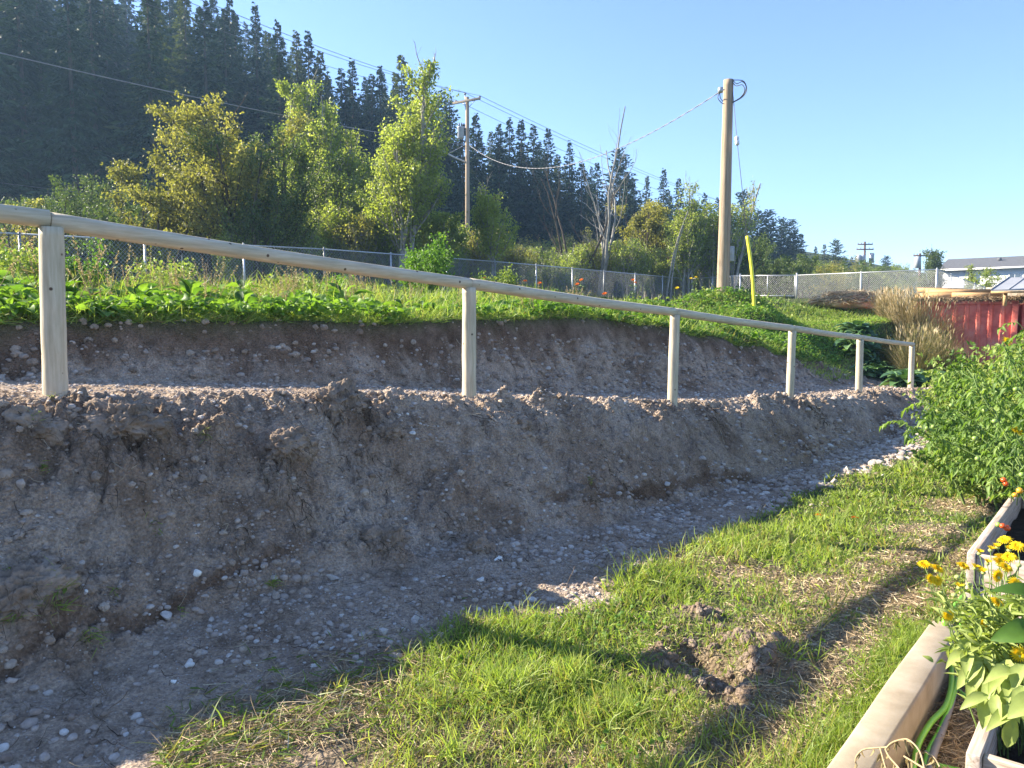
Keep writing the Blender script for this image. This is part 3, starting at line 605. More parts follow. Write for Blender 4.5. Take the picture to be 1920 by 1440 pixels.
# roots and dry stalks
def wiggle(p0, d, L, n, amp, grav=0.0):
    p = [np.array(p0, float)]; d = np.array(d, float)
    for i in range(n):
        d = unit(d + rng.normal(0, amp, 3) + np.array([0, 0, -grav])); p.append(p[-1] + d * L / n)
    return np.array(p)
outw = np.array([-NV[0], -NV[1], 0.])
def roots():
    k = 0
    spots = [(160, 880, 'left part of the bank'), (230, 900, ''), (300, 880, ''), (545, 930, ''), (500, 900, ''), (640, 800, ''), (680, 830, ''), (395, 810, ''), (1180, 930, ''), (720, 1040, ''), (850, 1010, ''), (900, 780, ''), (1530, 775, ''), (100, 790, ''), (420, 960, ''), (1330, 770, ''), (960, 1050, '')]
    labs = ['roots hanging under the left sod lump', 'pale roots trailing below the sod at the left', 'thin roots beside the grassy tuft on the bank', 'dense beard of roots on the big central sod', 'fine roots on the left side of the big central sod', 'roots hanging from the overhanging lip of the bank', 'roots below the overhanging lip of the bank', 'small dry root crown near the top of the bank', 'roots over the undercut at the foot of the bank', 'dry stalks and roots on the low sod lump', 'dry twigs beside the upright white stone', 'roots at the crest near the second rail post', 'straw coloured root mat by the fourth rail post', 'short roots at the crest left of the first rail post', 'thin stalks standing on the middle of the bank', 'pale stalks near the third rail post', 'root tangle behind the upright white stone']
    for (px, py, _), lb in zip(spots, labs):
        x, y = hit(px, py); z = gzf(x, y); b = Buf(); r = .12 * min(1.5, y / 4)
        for i in range(70 if k in (3, 5, 12) else 42):
            q = np.array([x + rng.normal(0, r * .7), y + rng.normal(0, r * .5), 0]); q[2] = gzf(q[0], q[1]) + rng.uniform(0, .02)
            add_tube(b, wiggle(q, outw * .8 + (rng.normal(0, .4), 0, rng.uniform(-.8, .2)), rng.uniform(.04, .17), 7, .38, .22), np.linspace(.0022, .0007, 8) * rng.uniform(.5, 1.3) * y / 4, 4, np.clip(rng.normal(.32, .28), 0, 1), cap=False)
        tag(b.build('root_tangle', M['root']), lb, 'roots', 'root tangles on the cut bank'); k += 1
roots()
def sods():
    sp = [(250, 845, .20, 'large root bound sod lump near the top left of the bank'), (345, 812, .11, 'small sod lump beside the grassy tuft near the bank top'), (560, 905, .14, 'shaggy root bound sod in the middle left of the bank'), (655, 785, .19, 'overhanging sod with a root fringe on the lip of the bank'), (740, 850, .09, 'small dark clod below the overhanging sod'), (1100, 955, .13, 'crumbly clod with roots above the undercut'), (728, 1048, .13, 'sod with green weeds near the foot of the bank'), (1510, 772, .20, 'straw coloured sod hanging by the fourth rail post'), (70, 1195, .17, 'weedy sod hanging over the crack at the left'), (905, 1035, .10, 'dark crumbly clod behind the upright white stone'), (980, 800, .14, 'dark hollow clod on the crest right of the second rail post'), (70, 830, .14, 'crumbly sod at the left edge of the bank top')]
    V0, F0 = ico(5)
    for i, (px, py, r_, lb) in enumerate(sp):
        x, y = hit(px, py); z = gzf(x, y); t_ = thing('sod_clump', (x, y, z), lb, 'sod'); b = Buf(); sc = np.array([r_ * 1.05, r_ * .75, r_ * .78]); v = V0 * sc
        n = .30 * vn3(V0 * 1.6 + i * 7, 61) + .20 * vn3(V0 * 4 + i * 7, 62) + .13 * vn3(V0 * 9 + i, 63) + .09 * np.abs(vn3(V0 * 19 + i, 64)) + .05 * vn3(V0 * 38 + i, 65); v = v * (1 + n)[:, None]
        c_, s_ = D[0], D[1]; v = np.stack([v[:, 0] * c_ - v[:, 1] * s_, v[:, 0] * s_ + v[:, 1] * c_, v[:, 2]], 1); v[:, :2] -= outw[:2] * r_ * .46; v[:, 2] -= r_ * .12
        b.add(v, F0, np.clip(.30 + .35 * vn3(V0 * 3 + i, 66), 0, 1)); b.build('earth', M['clod'], t_)
        q = Buf(); m = int(190 * (r_ / .15) ** 1.5)
        for k in range(m):
            j = int(rng.integers(0, len(v)))
            p = v[j]; d = outw * rng.uniform(.3, 1) + rng.normal(0, .45, 3); d[2] -= rng.uniform(0, .9)
            if np.dot(p[:2], outw[:2]) < -r_ * .2: continue
            add_tube(q, wiggle(p * .93, d, rng.uniform(.03, .15) * (r_ / .14), 6, .35, .25), np.linspace(.0016, .0005, 7) * rng.uniform(.5, 1.4) * max(1, y / 4.5), 3, np.clip(rng.normal(.35, .3), 0, 1), cap=False)
        q.build('roots', M['root'], t_)
sods()
def debris():
    b = Buf(); 
    for (n, s0, s1, t0, t1) in ((700, -2, 9, -1.4, -.1), (400, -2, 14, -.4, 0.1), (700, -1.5, 4, -2.4, -1.5), (300, -3, 16, 1.5, 2.0), (120, 6, 14, -2.3, -.2)):
        x, y = samp_st(n, s0, s1, t0, t1)
        for i in range(n):
            p = (x[i], y[i], gzf(x[i], y[i]) + .006); d = rng.normal(size=3); d[2] *= .25
            pts = wiggle(p, d, rng.uniform(.03, .13) * (1.6 if rng.uniform() < .1 else 1), 5, .25); g = gz(pts[:, 0], pts[:, 1]); pts[:, 2] = np.maximum(pts[:, 2], g + .003)
            add_tube(b, pts, rng.uniform(.0006, .0018) * max(1, y[i] / 5), 3, np.clip(rng.normal(.5, .3), 0, 1), cap=False)
    tag(b.build('dry_root_debris', M['root']), kind='stuff')
debris()
# ---------------------------------------------------------------- chain link fences and gate
def fence(name_pts, label, zf, height=1.3, pitch=.11, spacing=3.0, wr=.0032, cat='chain link fence', posts=None, prad=.03):
    pts = [np.array(p, float) for p in name_pts]; root = thing('chain_link_fence', tuple((*pts[0][:2], pts[0][2])), label, cat)
    inv = -np.array(root.location)
    for a, c in zip(pts[:-1], pts[1:]):
        L = np.linalg.norm(c[:2] - a[:2]); d = (c - a) / L; n = max(1, round(L / spacing))
        for i in range(n + 1):
            p = a + d * L * i / n; b = Buf(); add_tube(b, np.array([p + inv + (0, 0, -.3), p + inv + (0, 0, height + .04)]), prad, 10); add_tube(b, np.array([p + inv + (0, 0, height + .04), p + inv + (0, 0, height + .07)]), [prad * 1.15, prad * .5], 10)
            b.build('post', M['galv'], root)
        b = Buf(); add_tube(b, np.array([a + inv + (0, 0, height), c + inv + (0, 0, height)]), .022, 8); b.build('top_rail', M['galv'], root)
        b = Buf(); nw = int(L / pitch); k = height / pitch
        for i in range(-int(k), nw + 1):
            for sg in (0, 1):
                u0, u1 = i * pitch, (i + k) * pitch; h0, h1 = 0.0, height
                if u0 < 0: h0 = -u0; u0 = 0
                if u1 > L: h1 -= u1 - L; u1 = L
                if h1 - h0 < .05: continue
                if sg: h0, h1 = height - h0, height - h1
                q0 = a + d * u0 + (0, 0, h0) + inv; q1 = a + d * u1 + (0, 0, h1) + inv
                v, fl = tube(np.array([q0, q1]), wr, 3, False); b.add_multi(v, fl)
        b.build('wire_mesh', M['galv'], root)
    return root
F0 = np.array([-11.63, 18.4]); FD = np.array([.606, .796])
def fp(L, dz=0): p = F0 + FD * L; return (p[0], p[1], float(np.interp(L, [-9, 0, 10, 20, 38], [2.2, 2.32, 2.65, 2.78, 2.83])) + dz)
fence([fp(-9), fp(0), fp(9), fp(18), fp(27), fp(37)], 'grey chain link fence running back behind the garden from the left edge', None)
c0 = fp(37); g0 = at(1388, 517, 43); g1 = at(1494, 516, 40.5); e1 = at(1757, 505, 34.5)
H2 = 1.2
def low(v, h=H2): return (v[0], v[1], v[2] - h)
fence([(c0[0], c0[1], c0[2] + .1), low(g0)], 'short stretch of chain link fence behind the tall bare pole, left of the gate', None, H2, .12)
fence([low(g1), low(e1)], 'chain link fence right of the gate, behind the straw mound', None, H2, .10, wr=.004, prad=.04)
e2 = at(1862, 545, 47)
fence([low(e1), low(e2)], 'chain link fence sloping down to the right from the tall corner post', None, H2, .12)
gt = thing('gate', low(g0), 'galvanised pipe gate with chain link infill in the garden fence', 'gate')
a = np.zeros(3); c = np.array(low(g1)) - np.array(low(g0)); 
for nm, pts in (('frame', [a + (0, 0, .12), a + (0, 0, H2), c * .97 + (0, 0, H2), c * .97 + (0, 0, .12), a + (0, 0, .12)]), ('bar', [c * .5 + (0, 0, .12), c * .5 + (0, 0, H2)])):
    b = Buf()
    for p, q in zip(pts[:-1], pts[1:]): add_tube(b, np.array([p, q]), .026, 8)
    b.build(nm, M['galv'], gt)
for q in (a, c): b = Buf(); add_tube(b, np.array([q + (0, 0, -.2), q + (0, 0, H2 + .12)]), .045, 10); b.build('post', M['galv'], gt)
b = Buf(); L = np.linalg.norm(c[:2]); d = c / L
for i in range(-9, int(L / .12)):
    for sg in (0, 1):
        u0, u1, h0, h1 = i * .12, i * .12 + 1.05, .12, 1.17
        if u0 < 0: h0 -= u0; u0 = 0
        if u1 > L: h1 -= u1 - L; u1 = L
        if h1 <= h0: continue
        if sg: h0, h1 = 1.29 - h0, 1.29 - h1
        v, fl = tube(np.array([d * u0 + (0, 0, h0), d * u1 + (0, 0, h1)]), .003, 3, False); b.add_multi(v, fl)
b.build('wire_mesh', M['galv'], gt)
# old wooden fence post
p = at(762, 470, 27); b = Buf(); add_tube(b, np.array([(0, 0, 0), (0.01, 0, .7), (0, 0, 1.42)]), [.075, .07, .068], 9)
M['oldwood'] = simple('weathered_wood', [(.3, (.20, .16, .12)), (.5, (.33, .28, .22)), (.7, (.43, .38, .31))], 6, .9, .15, .5, .01, (6, 6, .5))
o = b.build('wooden_post', M['oldwood']); o.location = (p.x, p.y, p.z - 1.35); tag(o, 'weathered wooden post standing against the chain link fence', 'post')
# ---------------------------------------------------------------- tall bare pole with its stay wire
M['polewood'] = simple('pole_wood', [(.25, (.20, .145, .095)), (.5, (.36, .275, .19)), (.75, (.50, .40, .29))], 3.5, .9, .15, .6, .012, (7, 7, .22))
pb = at(1355, 552, 22); pt = at(1366, 150, 22.1)
up = thing('utility_pole', tuple(pb), 'tall weathered wooden pole with looped black wires at its top', 'utility pole')
top = np.array(pt - pb)
b = Buf(); k = np.linspace(0, 1, 40)[:, None]; ctr = np.array([0, 0, -.5]) * (1 - k) + top * k
v, fl = tube(ctr, np.linspace(.180, .135, 40), 22); ax = np.repeat(ctr, 22, 0); v = ax + (v - ax) * (1 + .02 * vn2(v[:, 2] * 1.5, np.tile(np.arange(22), 40) * .6, 3))[:, None]
b.add_multi(v, fl); b.build('pole', M['polewood'], up)
def rel(px, py, Y): return np.array(at(px, py, Y) - pb)
def smooth_path(P, n=24):
    P = np.array(P, float); k = np.linspace(0, len(P) - 1, n); o = []
    for u in k:
        i = min(int(u), len(P) - 2); f = u - i; p0 = P[max(i - 1, 0)]; p1 = P[i]; p2 = P[i + 1]; p3 = P[min(i + 2, len(P) - 1)]
        o.append(.5 * ((2 * p1) + (-p0 + p2) * f + (2 * p0 - 5 * p1 + 4 * p2 - p3) * f * f + (-p0 + 3 * p1 - 3 * p2 + p3) * f ** 3))
    return np.array(o)
for path in ([(1373, 148, 22), (1381, 157, 21.9), (1392, 153, 21.9), (1399, 163, 21.9), (1394, 178, 21.9), (1382, 187, 22), (1372, 192, 22)], [(1373, 153, 22), (1380, 161, 21.9), (1392, 159, 21.8), (1396, 170, 21.8), (1388, 183, 21.9), (1371, 193, 22)], [(1374, 150, 22), (1394, 152, 22.2), (1400, 168, 22.2), (1392, 182, 22.2), (1373, 193, 22)], [(1349, 173, 21.9), (1346, 183, 21.8), (1352, 192, 21.8), (1358, 195, 21.85)], [(1349, 173, 21.9), (1351, 184, 21.8), (1356, 191, 21.8)]):
    b = Buf(); add_tube(b, smooth_path([rel(*q) for q in path]), .012, 6); b.build('wire_loop', M['wire'], up)
b = Buf(); add_box(b, rel(1351, 169, 21.85), (.12, .1, .14)); add_tube(b, np.array([rel(1349, 171, 21.85), rel(1358, 168, 21.95)]), .02, 6); b.build('bracket', M['galv'], up)
M['greybox'] = simple('grey_enamel', [(.3, (.33, .35, .37)), (.7, (.45, .47, .49))], 3, .5, .4, .05, .001)
b = Buf(); add_box(b, rel(1368.5, 476, 22.25), (.2, .22, .42)); add_box(b, rel(1368.5, 470, 22.12), (.15, .03, .2)); bevel(b.build('meter_box', M['greybox'], up), .01)
sw = thing('stay_wire', tuple(at(1416, 582, 20.6)), 'stay wire with white insulator and bright yellow guard tube beside the tall pole', 'guy wire')
wb = np.array(at(1416, 582, 20.6)); wt = np.array(at(1374, 172, 22)) - wb; gm = np.array(at(1401, 443, 21.1)) - wb; im = np.array(at(1382, 264, 21.7)) - wb
b = Buf(); add_tube(b, np.array([gm * .98, im, wt]), .009, 5); b.build('wire', M['wire'], sw)
M['yellow'] = simple('yellow_plastic', [(.3, (.78, .66, .02)), (.7, (.90, .80, .04))], 4, .4, .4, .02, .001)
b = Buf(); add_tube(b, smooth_path([(0, 0, -.3), gm * .4 + (.02, 0, 0), gm * .75 + (.02, 0, 0), gm], 14), .046, 12); b.build('guard_tube', M['yellow'], sw)
M['whiteins'] = simple('glazed_white', [(.3, (.62, .62, .60)), (.7, (.74, .74, .72))], 4, .3, .5, .02, .001)
b = Buf(); dd = unit(wt - im); add_tube(b, np.array([im - dd * .13, im - dd * .1, im - dd * .03, im, im + dd * .03, im + dd * .1, im + dd * .13]), [.03, .06, .06, .045, .06, .06, .03], 12); b.build('insulator', M['whiteins'], sw)
# ---------------------------------------------------------------- street side pole with crossarm, transformer and lamp
YP = 50.0
qb = at(877, 600, YP); qb.z = gzf(qb.x, qb.y) - .2
def rq(px, py, Y=YP): return np.array(at(px, py, Y) - qb)
sp = thing('street_pole', tuple(qb), 'wooden power pole with crossarm, transformer can and street lamp arm above the poplars', 'utility pole')
b = Buf(); add_tube(b, np.array([(0, 0, 0), rq(876, 182)]), [.17, .115], 16); b.build('pole', M['polewood'], sp)
a0 = rq(852, 195, YP + .4); a1 = rq(903, 185.5, YP - .6)
b = Buf(); d = unit(a1 - a0); rz = math.atan2(d[1], d[0]); L = np.linalg.norm(a1 - a0)
x = d; y = unit(np.cross([0, 0, 1], x)); z = np.cross(x, y); add_box(b, (a0 + a1) / 2 - y * .16, (L, .11, .14), rot=np.stack([x, y, z], 1)); bevel(b.build('crossarm', M['oldwood'], sp), .01)
b = Buf(); add_tube(b, np.array([(a0 + a1) / 2 + d * .55, rq(879, 201)]), .018, 6); add_tube(b, np.array([(a0 + a1) / 2 - d * .4, rq(873, 201)]), .018, 6); b.build('brace', M['galv'], sp)
M['brownins'] = simple('brown_porcelain', [(.3, (.10, .07, .06)), (.7, (.16, .11, .09))], 4, .3, .5, .02, .001)
TOPS = [a0 + d * .12 + z * .22, a1 - d * .12 + z * .22, rq(872, 174)]
for q in TOPS:
    b = Buf(); add_tube(b, np.array([q - (0, 0, .16), q - (0, 0, .1), q - (0, 0, .06), q - (0, 0, .03), q]), [.02, .07, .05, .07, .035], 10); b.build('insulator', M['brownins'], sp)
b = Buf(); add_tube(b, np.array([rq(872, 192), rq(872, 178)]), .025, 6); b.build('pin', M['galv'], sp)
tr = Buf(); tc0 = rq(864, 260, YP - .1); add_tube(tr, np.array([tc0, tc0 + (0, 0, .04), tc0 + (0, 0, .62), tc0 + (0, 0, .66), tc0 + (0, 0, .72), tc0 + (0, 0, .76)]), [.17, .21, .21, .235, .235, .12], 20); can = tr.build('transformer', M['greybox'], sp)
for dx in (-.1, .06): b = Buf(); add_tube(b, np.array([tc0 + (dx, 0, .74), tc0 + (dx, 0, .84), tc0 + (dx, 0, 1.0)]), [.035, .055, .02], 8); b.build('bushing', M['brownins'], can)
b = Buf(); add_tube(b, np.array([rq(868, 305), rq(858, 268), tc0 + (-.1, 0, .95)]), .01, 5); b.build('lead_wire', M['wire'], sp)
b = Buf(); arm = smooth_path([rq(873, 304), rq(850, 294, YP - .5), rq(830, 283, YP - 1), rq(820, 278, YP - 1.1), rq(814, 278, YP - 1.2)], 16); add_tube(b, arm, .055, 10); la = b.build('lamp_arm', M['galv'], sp)
b = Buf(); v, f = ICO[3]; e = arm[-1]; add_ = v * np.array([.24, .12, .075]); add_[:, 2] = np.where(add_[:, 2] < 0, add_[:, 2] * .5, add_[:, 2]); b.add(add_ + e - (.12, 0, 0), f); b.build('lamp_head', M['greybox'], la)
# ---------------------------------------------------------------- overhead cables
def cable(p, q, sag, r, label, mat='wire', twist=0, n=60):
    p = np.array(p); q = np.array(q); k = np.linspace(0, 1, n)[:, None]; pts = p + (q - p) * k; pts[:, 2] -= sag * 4 * (k * (1 - k))[:, 0]
    b = Buf(); 
    if twist:
        sd = unit(np.cross(q - p, [0, 0, 1])); L = np.linalg.norm(q - p)
        k = np.linspace(0, 1, 400)[:, None]; pts = p + (q - p) * k; pts[:, 2] -= sag * 4 * (k * (1 - k))[:, 0]
        for ph in (0, math.pi):
            a = k[:, 0] * L * twist + ph; add_tube(b, pts + np.outer(np.cos(a), sd) * r + np.outer(np.sin(a), [0, 0, 1]) * r, r, 5)
    else: add_tube(b, pts, r, 5)
    return tag(b.build('overhead_cable', M[mat]), label, 'cable', 'overhead cables')
Q = np.array(qb)
cable(np.array(at(1100, 312, 36)) * 0 + Q + rq(880, 272, YP - .2), at(1350, 172, 21.85), 1.75, .009, 'twisted service cable sagging between the street pole and the tall bare pole', 'alwire', 6)
hi = [(TOPS[0], 'thin power line meeting the left end of the crossarm'), (TOPS[2], 'thin power line meeting the pin on top of the street pole'), (TOPS[1], 'thin power line meeting the right end of the crossarm')]
for (q, lb), (lx, ly, YL), (rx, ry, YR) in zip(hi, ((150, -40, 26), (270, -30, 26), (330, -20, 25)), ((1430, 410, 120), (1460, 402, 120), (1500, 415, 120))):
    cable(Q + q, at(lx, ly, YL), .35, .011, lb + ' from the upper left', 'wire'); cable(Q + q, at(rx, ry, YR), 1.2, .014, lb + ' from the right', 'wire')
cable(Q + rq(868, 271), at(-60, 85, 24), .3, .02, 'pale communication cable crossing the dark forest', 'alwire')
cable(Q + rq(868, 274), at(560, 395, 46), .3, .02, 'short cable dropping left of the street pole into the poplars', 'alwire')
cable(Q + rq(874, 420), at(-60, 335, 30), .3, .012, 'low dark cable crossing in front of the forest at the left', 'wire')
# ---------------------------------------------------------------- distant poles
def far_pole(px, pyt, Y, arms, label, cans=()):
    b0 = at(px, 560, Y); b0.z = gzf(b0.x, b0.y) - .2; r = thing('street_pole', tuple(b0), label, 'utility pole'); tp = np.array(at(px, pyt, Y) - b0)
    b = Buf(); add_tube(b, np.array([(0, 0, 0), tp]), [.2, .14], 10); b.build('pole', M['farwood'], r)
    for (dz, hw) in arms:
        b = Buf(); add_box(b, tp - (0, .15, dz), (hw * 2, .12, .16)); c = b.build('crossarm', M['farwood'], r)
        for u in (-.95, -.5, .5, .95): b = Buf(); q = tp - (0, .15, dz) + (u * hw, 0, .08); add_tube(b, np.array([q, q + (0, 0, .1), q + (0, 0, .2)]), [.03, .06, .03], 6); b.build('insulator', M['brownins'], c)
    for (dx, dz) in cans: b = Buf(); q = tp + (dx, -.3, -dz); add_tube(b, np.array([q, q + (0, 0, 1.3), q + (0, 0, 1.4)]), [.35, .35, .2], 12); b.build('transformer', M['greybox'], r)
M['farwood'] = simple('old_pole', [(.3, (.10, .06, .05)), (.7, (.17, .11, .09))], 3, .9, .1, .3, .01, (6, 6, .3))
far_pole(1621.5, 453, 110, ((.4, 1.05), (1.1, 1.2)), 'distant pole with two crossarms and white transformers over the trees', ((-.9, 3.3), (-.35, 3.3), (.9, 3.0)))
far_pole(1725, 475, 95, ((.3, .85),), 'distant leaning pole with one crossarm left of the grey roofed building', ((-.4, 1.8),))
b0 = at(1612, 560, 105); b0.z = gzf(b0.x, b0.y)
lp = thing('street_lamp', tuple(b0), 'distant curved street lamp in front of the trees', 'street lamp'); b = Buf(); tp = [(0, 0, 0), np.array(at(1612, 500, 105) - b0), np.array(at(1607, 494, 105) - b0), np.array(at(1598, 490, 105) - b0), np.array(at(1591, 490, 105) - b0)]
add_tube(b, smooth_path(tp, 20), .07, 8); b.build('lamp_mast', M['galv'], lp)
b = Buf(); v, f = ICO[2]; b.add(v * (.45, .18, .1) + np.array(tp[-1]), f); b.build('lamp_head', M['greybox'], lp)
# ---------------------------------------------------------------- speed sign
M['signwhite'] = simple('sign_white', [(.3, (.70, .70, .68)), (.7, (.80, .80, .78))], 3, .5, .3, .02, .001); M['signblack'] = simple('sign_black', [(.3, (.015, .015, .015)), (.7, (.03, .03, .03))], 3, .5, .3, .02, .001)
q = at(338, 424, 31); sg = thing('speed_sign', (q.x, q.y, gzf(q.x, q.y)), 'white speed limit sign reading 50 half hidden by the bushes', 'traffic sign', rz=.1); hz = q.z - sg.location.z
b = Buf(); add_box(b, (0, .03, hz), (.48, .01, .62)); pl = bevel(b.build('sign_plate', M['signwhite'], sg), .003)
b = Buf(); add_tube(b, np.array([(0, .07, -.2), (0, .07, hz + .3)]), .03, 8); b.build('post', M['galv'], sg)
for txt, sz, zz in (('MAXIMUM', .085, .19), ('50', .40, -.26)):
    cu = bpy.data.curves.new('lettering', 'FONT'); cu.body = txt; cu.size = sz; cu.align_x = 'CENTER'; cu.extrude = .002; cu.offset = .006 if sz > .2 else .001; cu.materials.append(M['signblack'])
    to = bpy.data.objects.new('lettering', cu); COL.objects.link(to); bpy.context.view_layer.update()
    me = bpy.data.meshes.new_from_object(to); bpy.data.objects.remove(to); lo = bpy.data.objects.new('lettering', me); COL.objects.link(lo); lo.parent = pl; lo.location = (0, .021, hz + zz); lo.rotation_euler = (math.pi / 2, 0, 0)
# ---------------------------------------------------------------- conifers
def conifer_meshes(seed, kind):
    """unit tree, 20 m tall: trunk mesh and crown mesh"""
    r = np.random.default_rng(seed); H = 20.0
    tb = Buf(); add_tube(tb, np.array([(0, 0, -1.5), (0, 0, 3), (.05, 0, 12), (0, 0, H)]), [.26, .22, .13, .02], 8)
    P = []; Dn = []; Ln = []; Wd = []; Tn = []
    z = H * (.06 if kind == 'spruce' else .12 if kind == 'fir' else .30)
    Rm = {'spruce': 4.4, 'fir': 5.4, 'pine': 4.8, 'column': 4.2}[kind]
    while z < H - .15:
        f = z / H; nb = int(r.integers(5, 8))
        prof = (1 - f) ** (1.0 if kind in ('spruce', 'fir') else .6 if kind == 'pine' else .7) * min(1, (f + .15) * 3.2)
        for k in range(nb):
            a = r.uniform(0, 6.283); L = Rm * prof * r.uniform(.5, 1.2) + .12; zz = z + r.uniform(-.3, .3)
            if r.uniform() < .07: L *= 1.25
            droop = r.uniform(-.45, -.05) if kind != 'pine' else r.uniform(-.1, .5)
            if f > .82: droop += .55 * (f - .7) * 3
            d = np.array([math.cos(a), math.sin(a), droop]); ns = max(2, int(L / .34)); sd = np.array([-math.sin(a), math.cos(a), 0])
            for j in range(ns):
                u = (j + .6) / ns; p = np.array([0, 0, zz]) + d * L * u + np.array([0, 0, -.22 * L * u * u + (.16 * L * u ** 3)])
                for sg in (-1, 1):
                    if r.uniform() < .12: continue
                    dd = unit(d * r.uniform(.5, 1) + sd * sg * r.uniform(.5, 1.1) + np.array([0, 0, r.uniform(-.75, -.05) if kind != 'pine' else r.uniform(-.2, .7)]))
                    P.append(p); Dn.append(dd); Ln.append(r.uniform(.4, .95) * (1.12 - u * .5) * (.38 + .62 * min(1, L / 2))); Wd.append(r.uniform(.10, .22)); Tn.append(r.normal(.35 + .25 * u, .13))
            P.append(np.array([0, 0, zz]) + d * L * .8 + (0, 0, -.06 * L)); Dn.append(unit(d)); Ln.append(.38 * L + .15); Wd.append(.16); Tn.append(.6)
        z += r.uniform(.24, .42) * (1.15 - .5 * f)
    b = Buf(); n = len(P); nr = np.array([0, 0, 1.]) + r.normal(0, .5, (n, 3))
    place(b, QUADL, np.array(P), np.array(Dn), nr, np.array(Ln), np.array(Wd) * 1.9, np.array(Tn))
    return tb.mesh('trunk', M['bark']), b.mesh('crown', M['conifer'], smooth=False), b.mesh('crown', M['conifer2'], smooth=False)
CON = [(k, *conifer_meshes(100 + i, k)) for i, k in enumerate(['spruce', 'spruce', 'spruce', 'fir', 'fir', 'pine', 'pine', 'column'])]
print('conifer faces', [len(c[2].polygons) for c in CON])
def wood_label(x, y):
    px = 960 + x / y * FPX; k = int(np.searchsorted([60, 200, 330, 450, 560, 680, 790, 880, 1000, 1100, 1200, 1400], px))
    w_ = ['at the far left edge of the photo', 'above the dark bush at the left', 'above the speed sign', 'behind the yellowing bushy tree', 'behind the brownish bush and the yellowing tree', 'behind the pale poplars', 'behind the tallest yellow green poplar', 'just left of the street pole', 'just right of the street pole', 'below the even row of spruces', 'behind the bare dead trees', 'behind the alder thicket', 'behind the gate'][k]
    f = y / front_Y(px); d_ = 'front row' if f < 1.08 else 'second rank' if f < 1.3 else 'middle slope' if f < 1.7 else 'upper slope'
    return 'dark conifer of the hillside wood, %s, %s' % (d_, w_)
def add_conifer(x, y, h, kind=None, label=None, group='conifers on the wooded hillside', wid=1.0, nm='conifer_tree'):
    opts = [c for c in CON if kind is None and c[0] in ('spruce', 'fir') or c[0] == kind]; c = opts[int(rng.integers(0, len(opts)))]
    t = thing(nm, (x, y, gzf(x, y)), label or wood_label(x, y), 'conifer', group, rng.uniform(0, 6.28))
    s_ = h / 20; wv = s_ * wid * rng.uniform(.9, 1.12); t.scale = (wv, wv, s_)
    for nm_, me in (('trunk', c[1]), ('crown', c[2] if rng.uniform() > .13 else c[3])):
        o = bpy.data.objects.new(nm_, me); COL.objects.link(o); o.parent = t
    return t
TLX = [-150, -60, 0, 300, 430, 520, 600, 660, 700, 760, 830, 850, 892, 955, 1050, 1100, 1163, 1200, 1280, 1400, 1500, 1560, 1700]
TLY = [-180, -160, -150, -60, -10, 45, 95, 130, 130, 115, 180, 200, 225, 230, 260, 300, 300, 345, 345, 370, 440, 465, 500]
def front_Y(px): a = (px - 960) / FPX; return 76 / (.8 - .6 * a)
SKY = [(345, -25, 'spruce', 'tall spruce standing out at the top of the hillside, above the yellowing bush'), (430, -6, 'spruce', 'spruce where the skyline of the wood first drops into view'), (478, 8, 'spruce', 'narrow spruce on the high skyline left of the pale poplars'), (520, 42, 'fir', 'ragged spruce on the falling skyline above the pale poplars'), (555, 60, 'spruce', 'leaning tipped spruce on the skyline directly above the first poplar'), (577, 56, 'spruce', 'slim spruce on the skyline above the twin tipped poplar'), (600, 96, 'fir', 'dark broad conifer with a ragged right edge on the skyline'), (640, 128, 'spruce', 'short spruce in the dip of the skyline above the poplars'), (660, 112, 'spruce', 'pointed spruce right of the dip in the skyline'), (697, 140, 'fir', 'small conifer left of the tall yellow green poplar top'), (712, 122, 'spruce', 'spruce directly behind the tall yellow green poplar top'), (752, 103, 'fir', 'tallest spruce of the group behind the yellow green poplar'), (790, 150, 'spruce', 'spruce between the yellow green poplar and the street pole'), (822, 170, 'column', 'dense rounded dark conifer immediately left of the street pole'), (843, 182, 'column', 'blunt dark conifer touching the street pole on its left'), (892, 214, 'fir', 'pointed spruce immediately right of the street pole'), (935, 232, 'spruce', 'first spruce of the even row right of the street pole'), (955, 222, 'fir', 'second spruce of the even row right of the street pole'), (977, 225, 'spruce', 'third spruce of the even row right of the street pole'), (1000, 235, 'spruce', 'fourth spruce of the even row right of the street pole'), (1028, 241, 'fir', 'broad spruce at the right end of the even row'), (1068, 266, 'spruce', 'conifer left of the bare dead tree'), (1120, 305, 'fir', 'dark conifer behind the bare dead tree'), (1163, 280, 'pine', 'tall open pine right of the bare dead tree'), (1188, 340, 'spruce', 'small spruce right of the tall open pine'), (1213, 330, 'spruce', 'narrow spruce in the short row right of the open pine'), (1245, 317, 'spruce', 'tallest spruce of the short row left of the tall bare pole'), (1273, 335, 'fir', 'last spruce of the short row left of the tall bare pole'), (1300, 372, 'fir', 'low conifer behind the alder thicket'), (1345, 372, 'fir', 'conifer half hidden just left of the tall bare pole'), (1393, 360, 'pine', 'pine standing behind the stay wire'), (1422, 396, 'pine', 'dark rounded pine right of the stay wire'), (1442, 394, 'pine', 'second rounded pine right of the stay wire'), (1466, 410, 'pine', 'dark pine above the gate'), (1484, 412, 'pine', 'pine at the right of the dark clump above the gate'), (1502, 438, 'fir', 'smaller pine on the falling end of the dark clump'), (1530, 462, 'spruce', 'thin small spruce right of the dark clump'), (1546, 458, 'fir', 'small spruce left of the round distant pine'), (1568, 450, 'pine', 'round distant pine left of the two armed pole'), (1597, 482, 'fir', 'low distant conifer beside the curved street lamp'), (1662, 480, 'pine', 'small lone pine right of the two armed pole')]
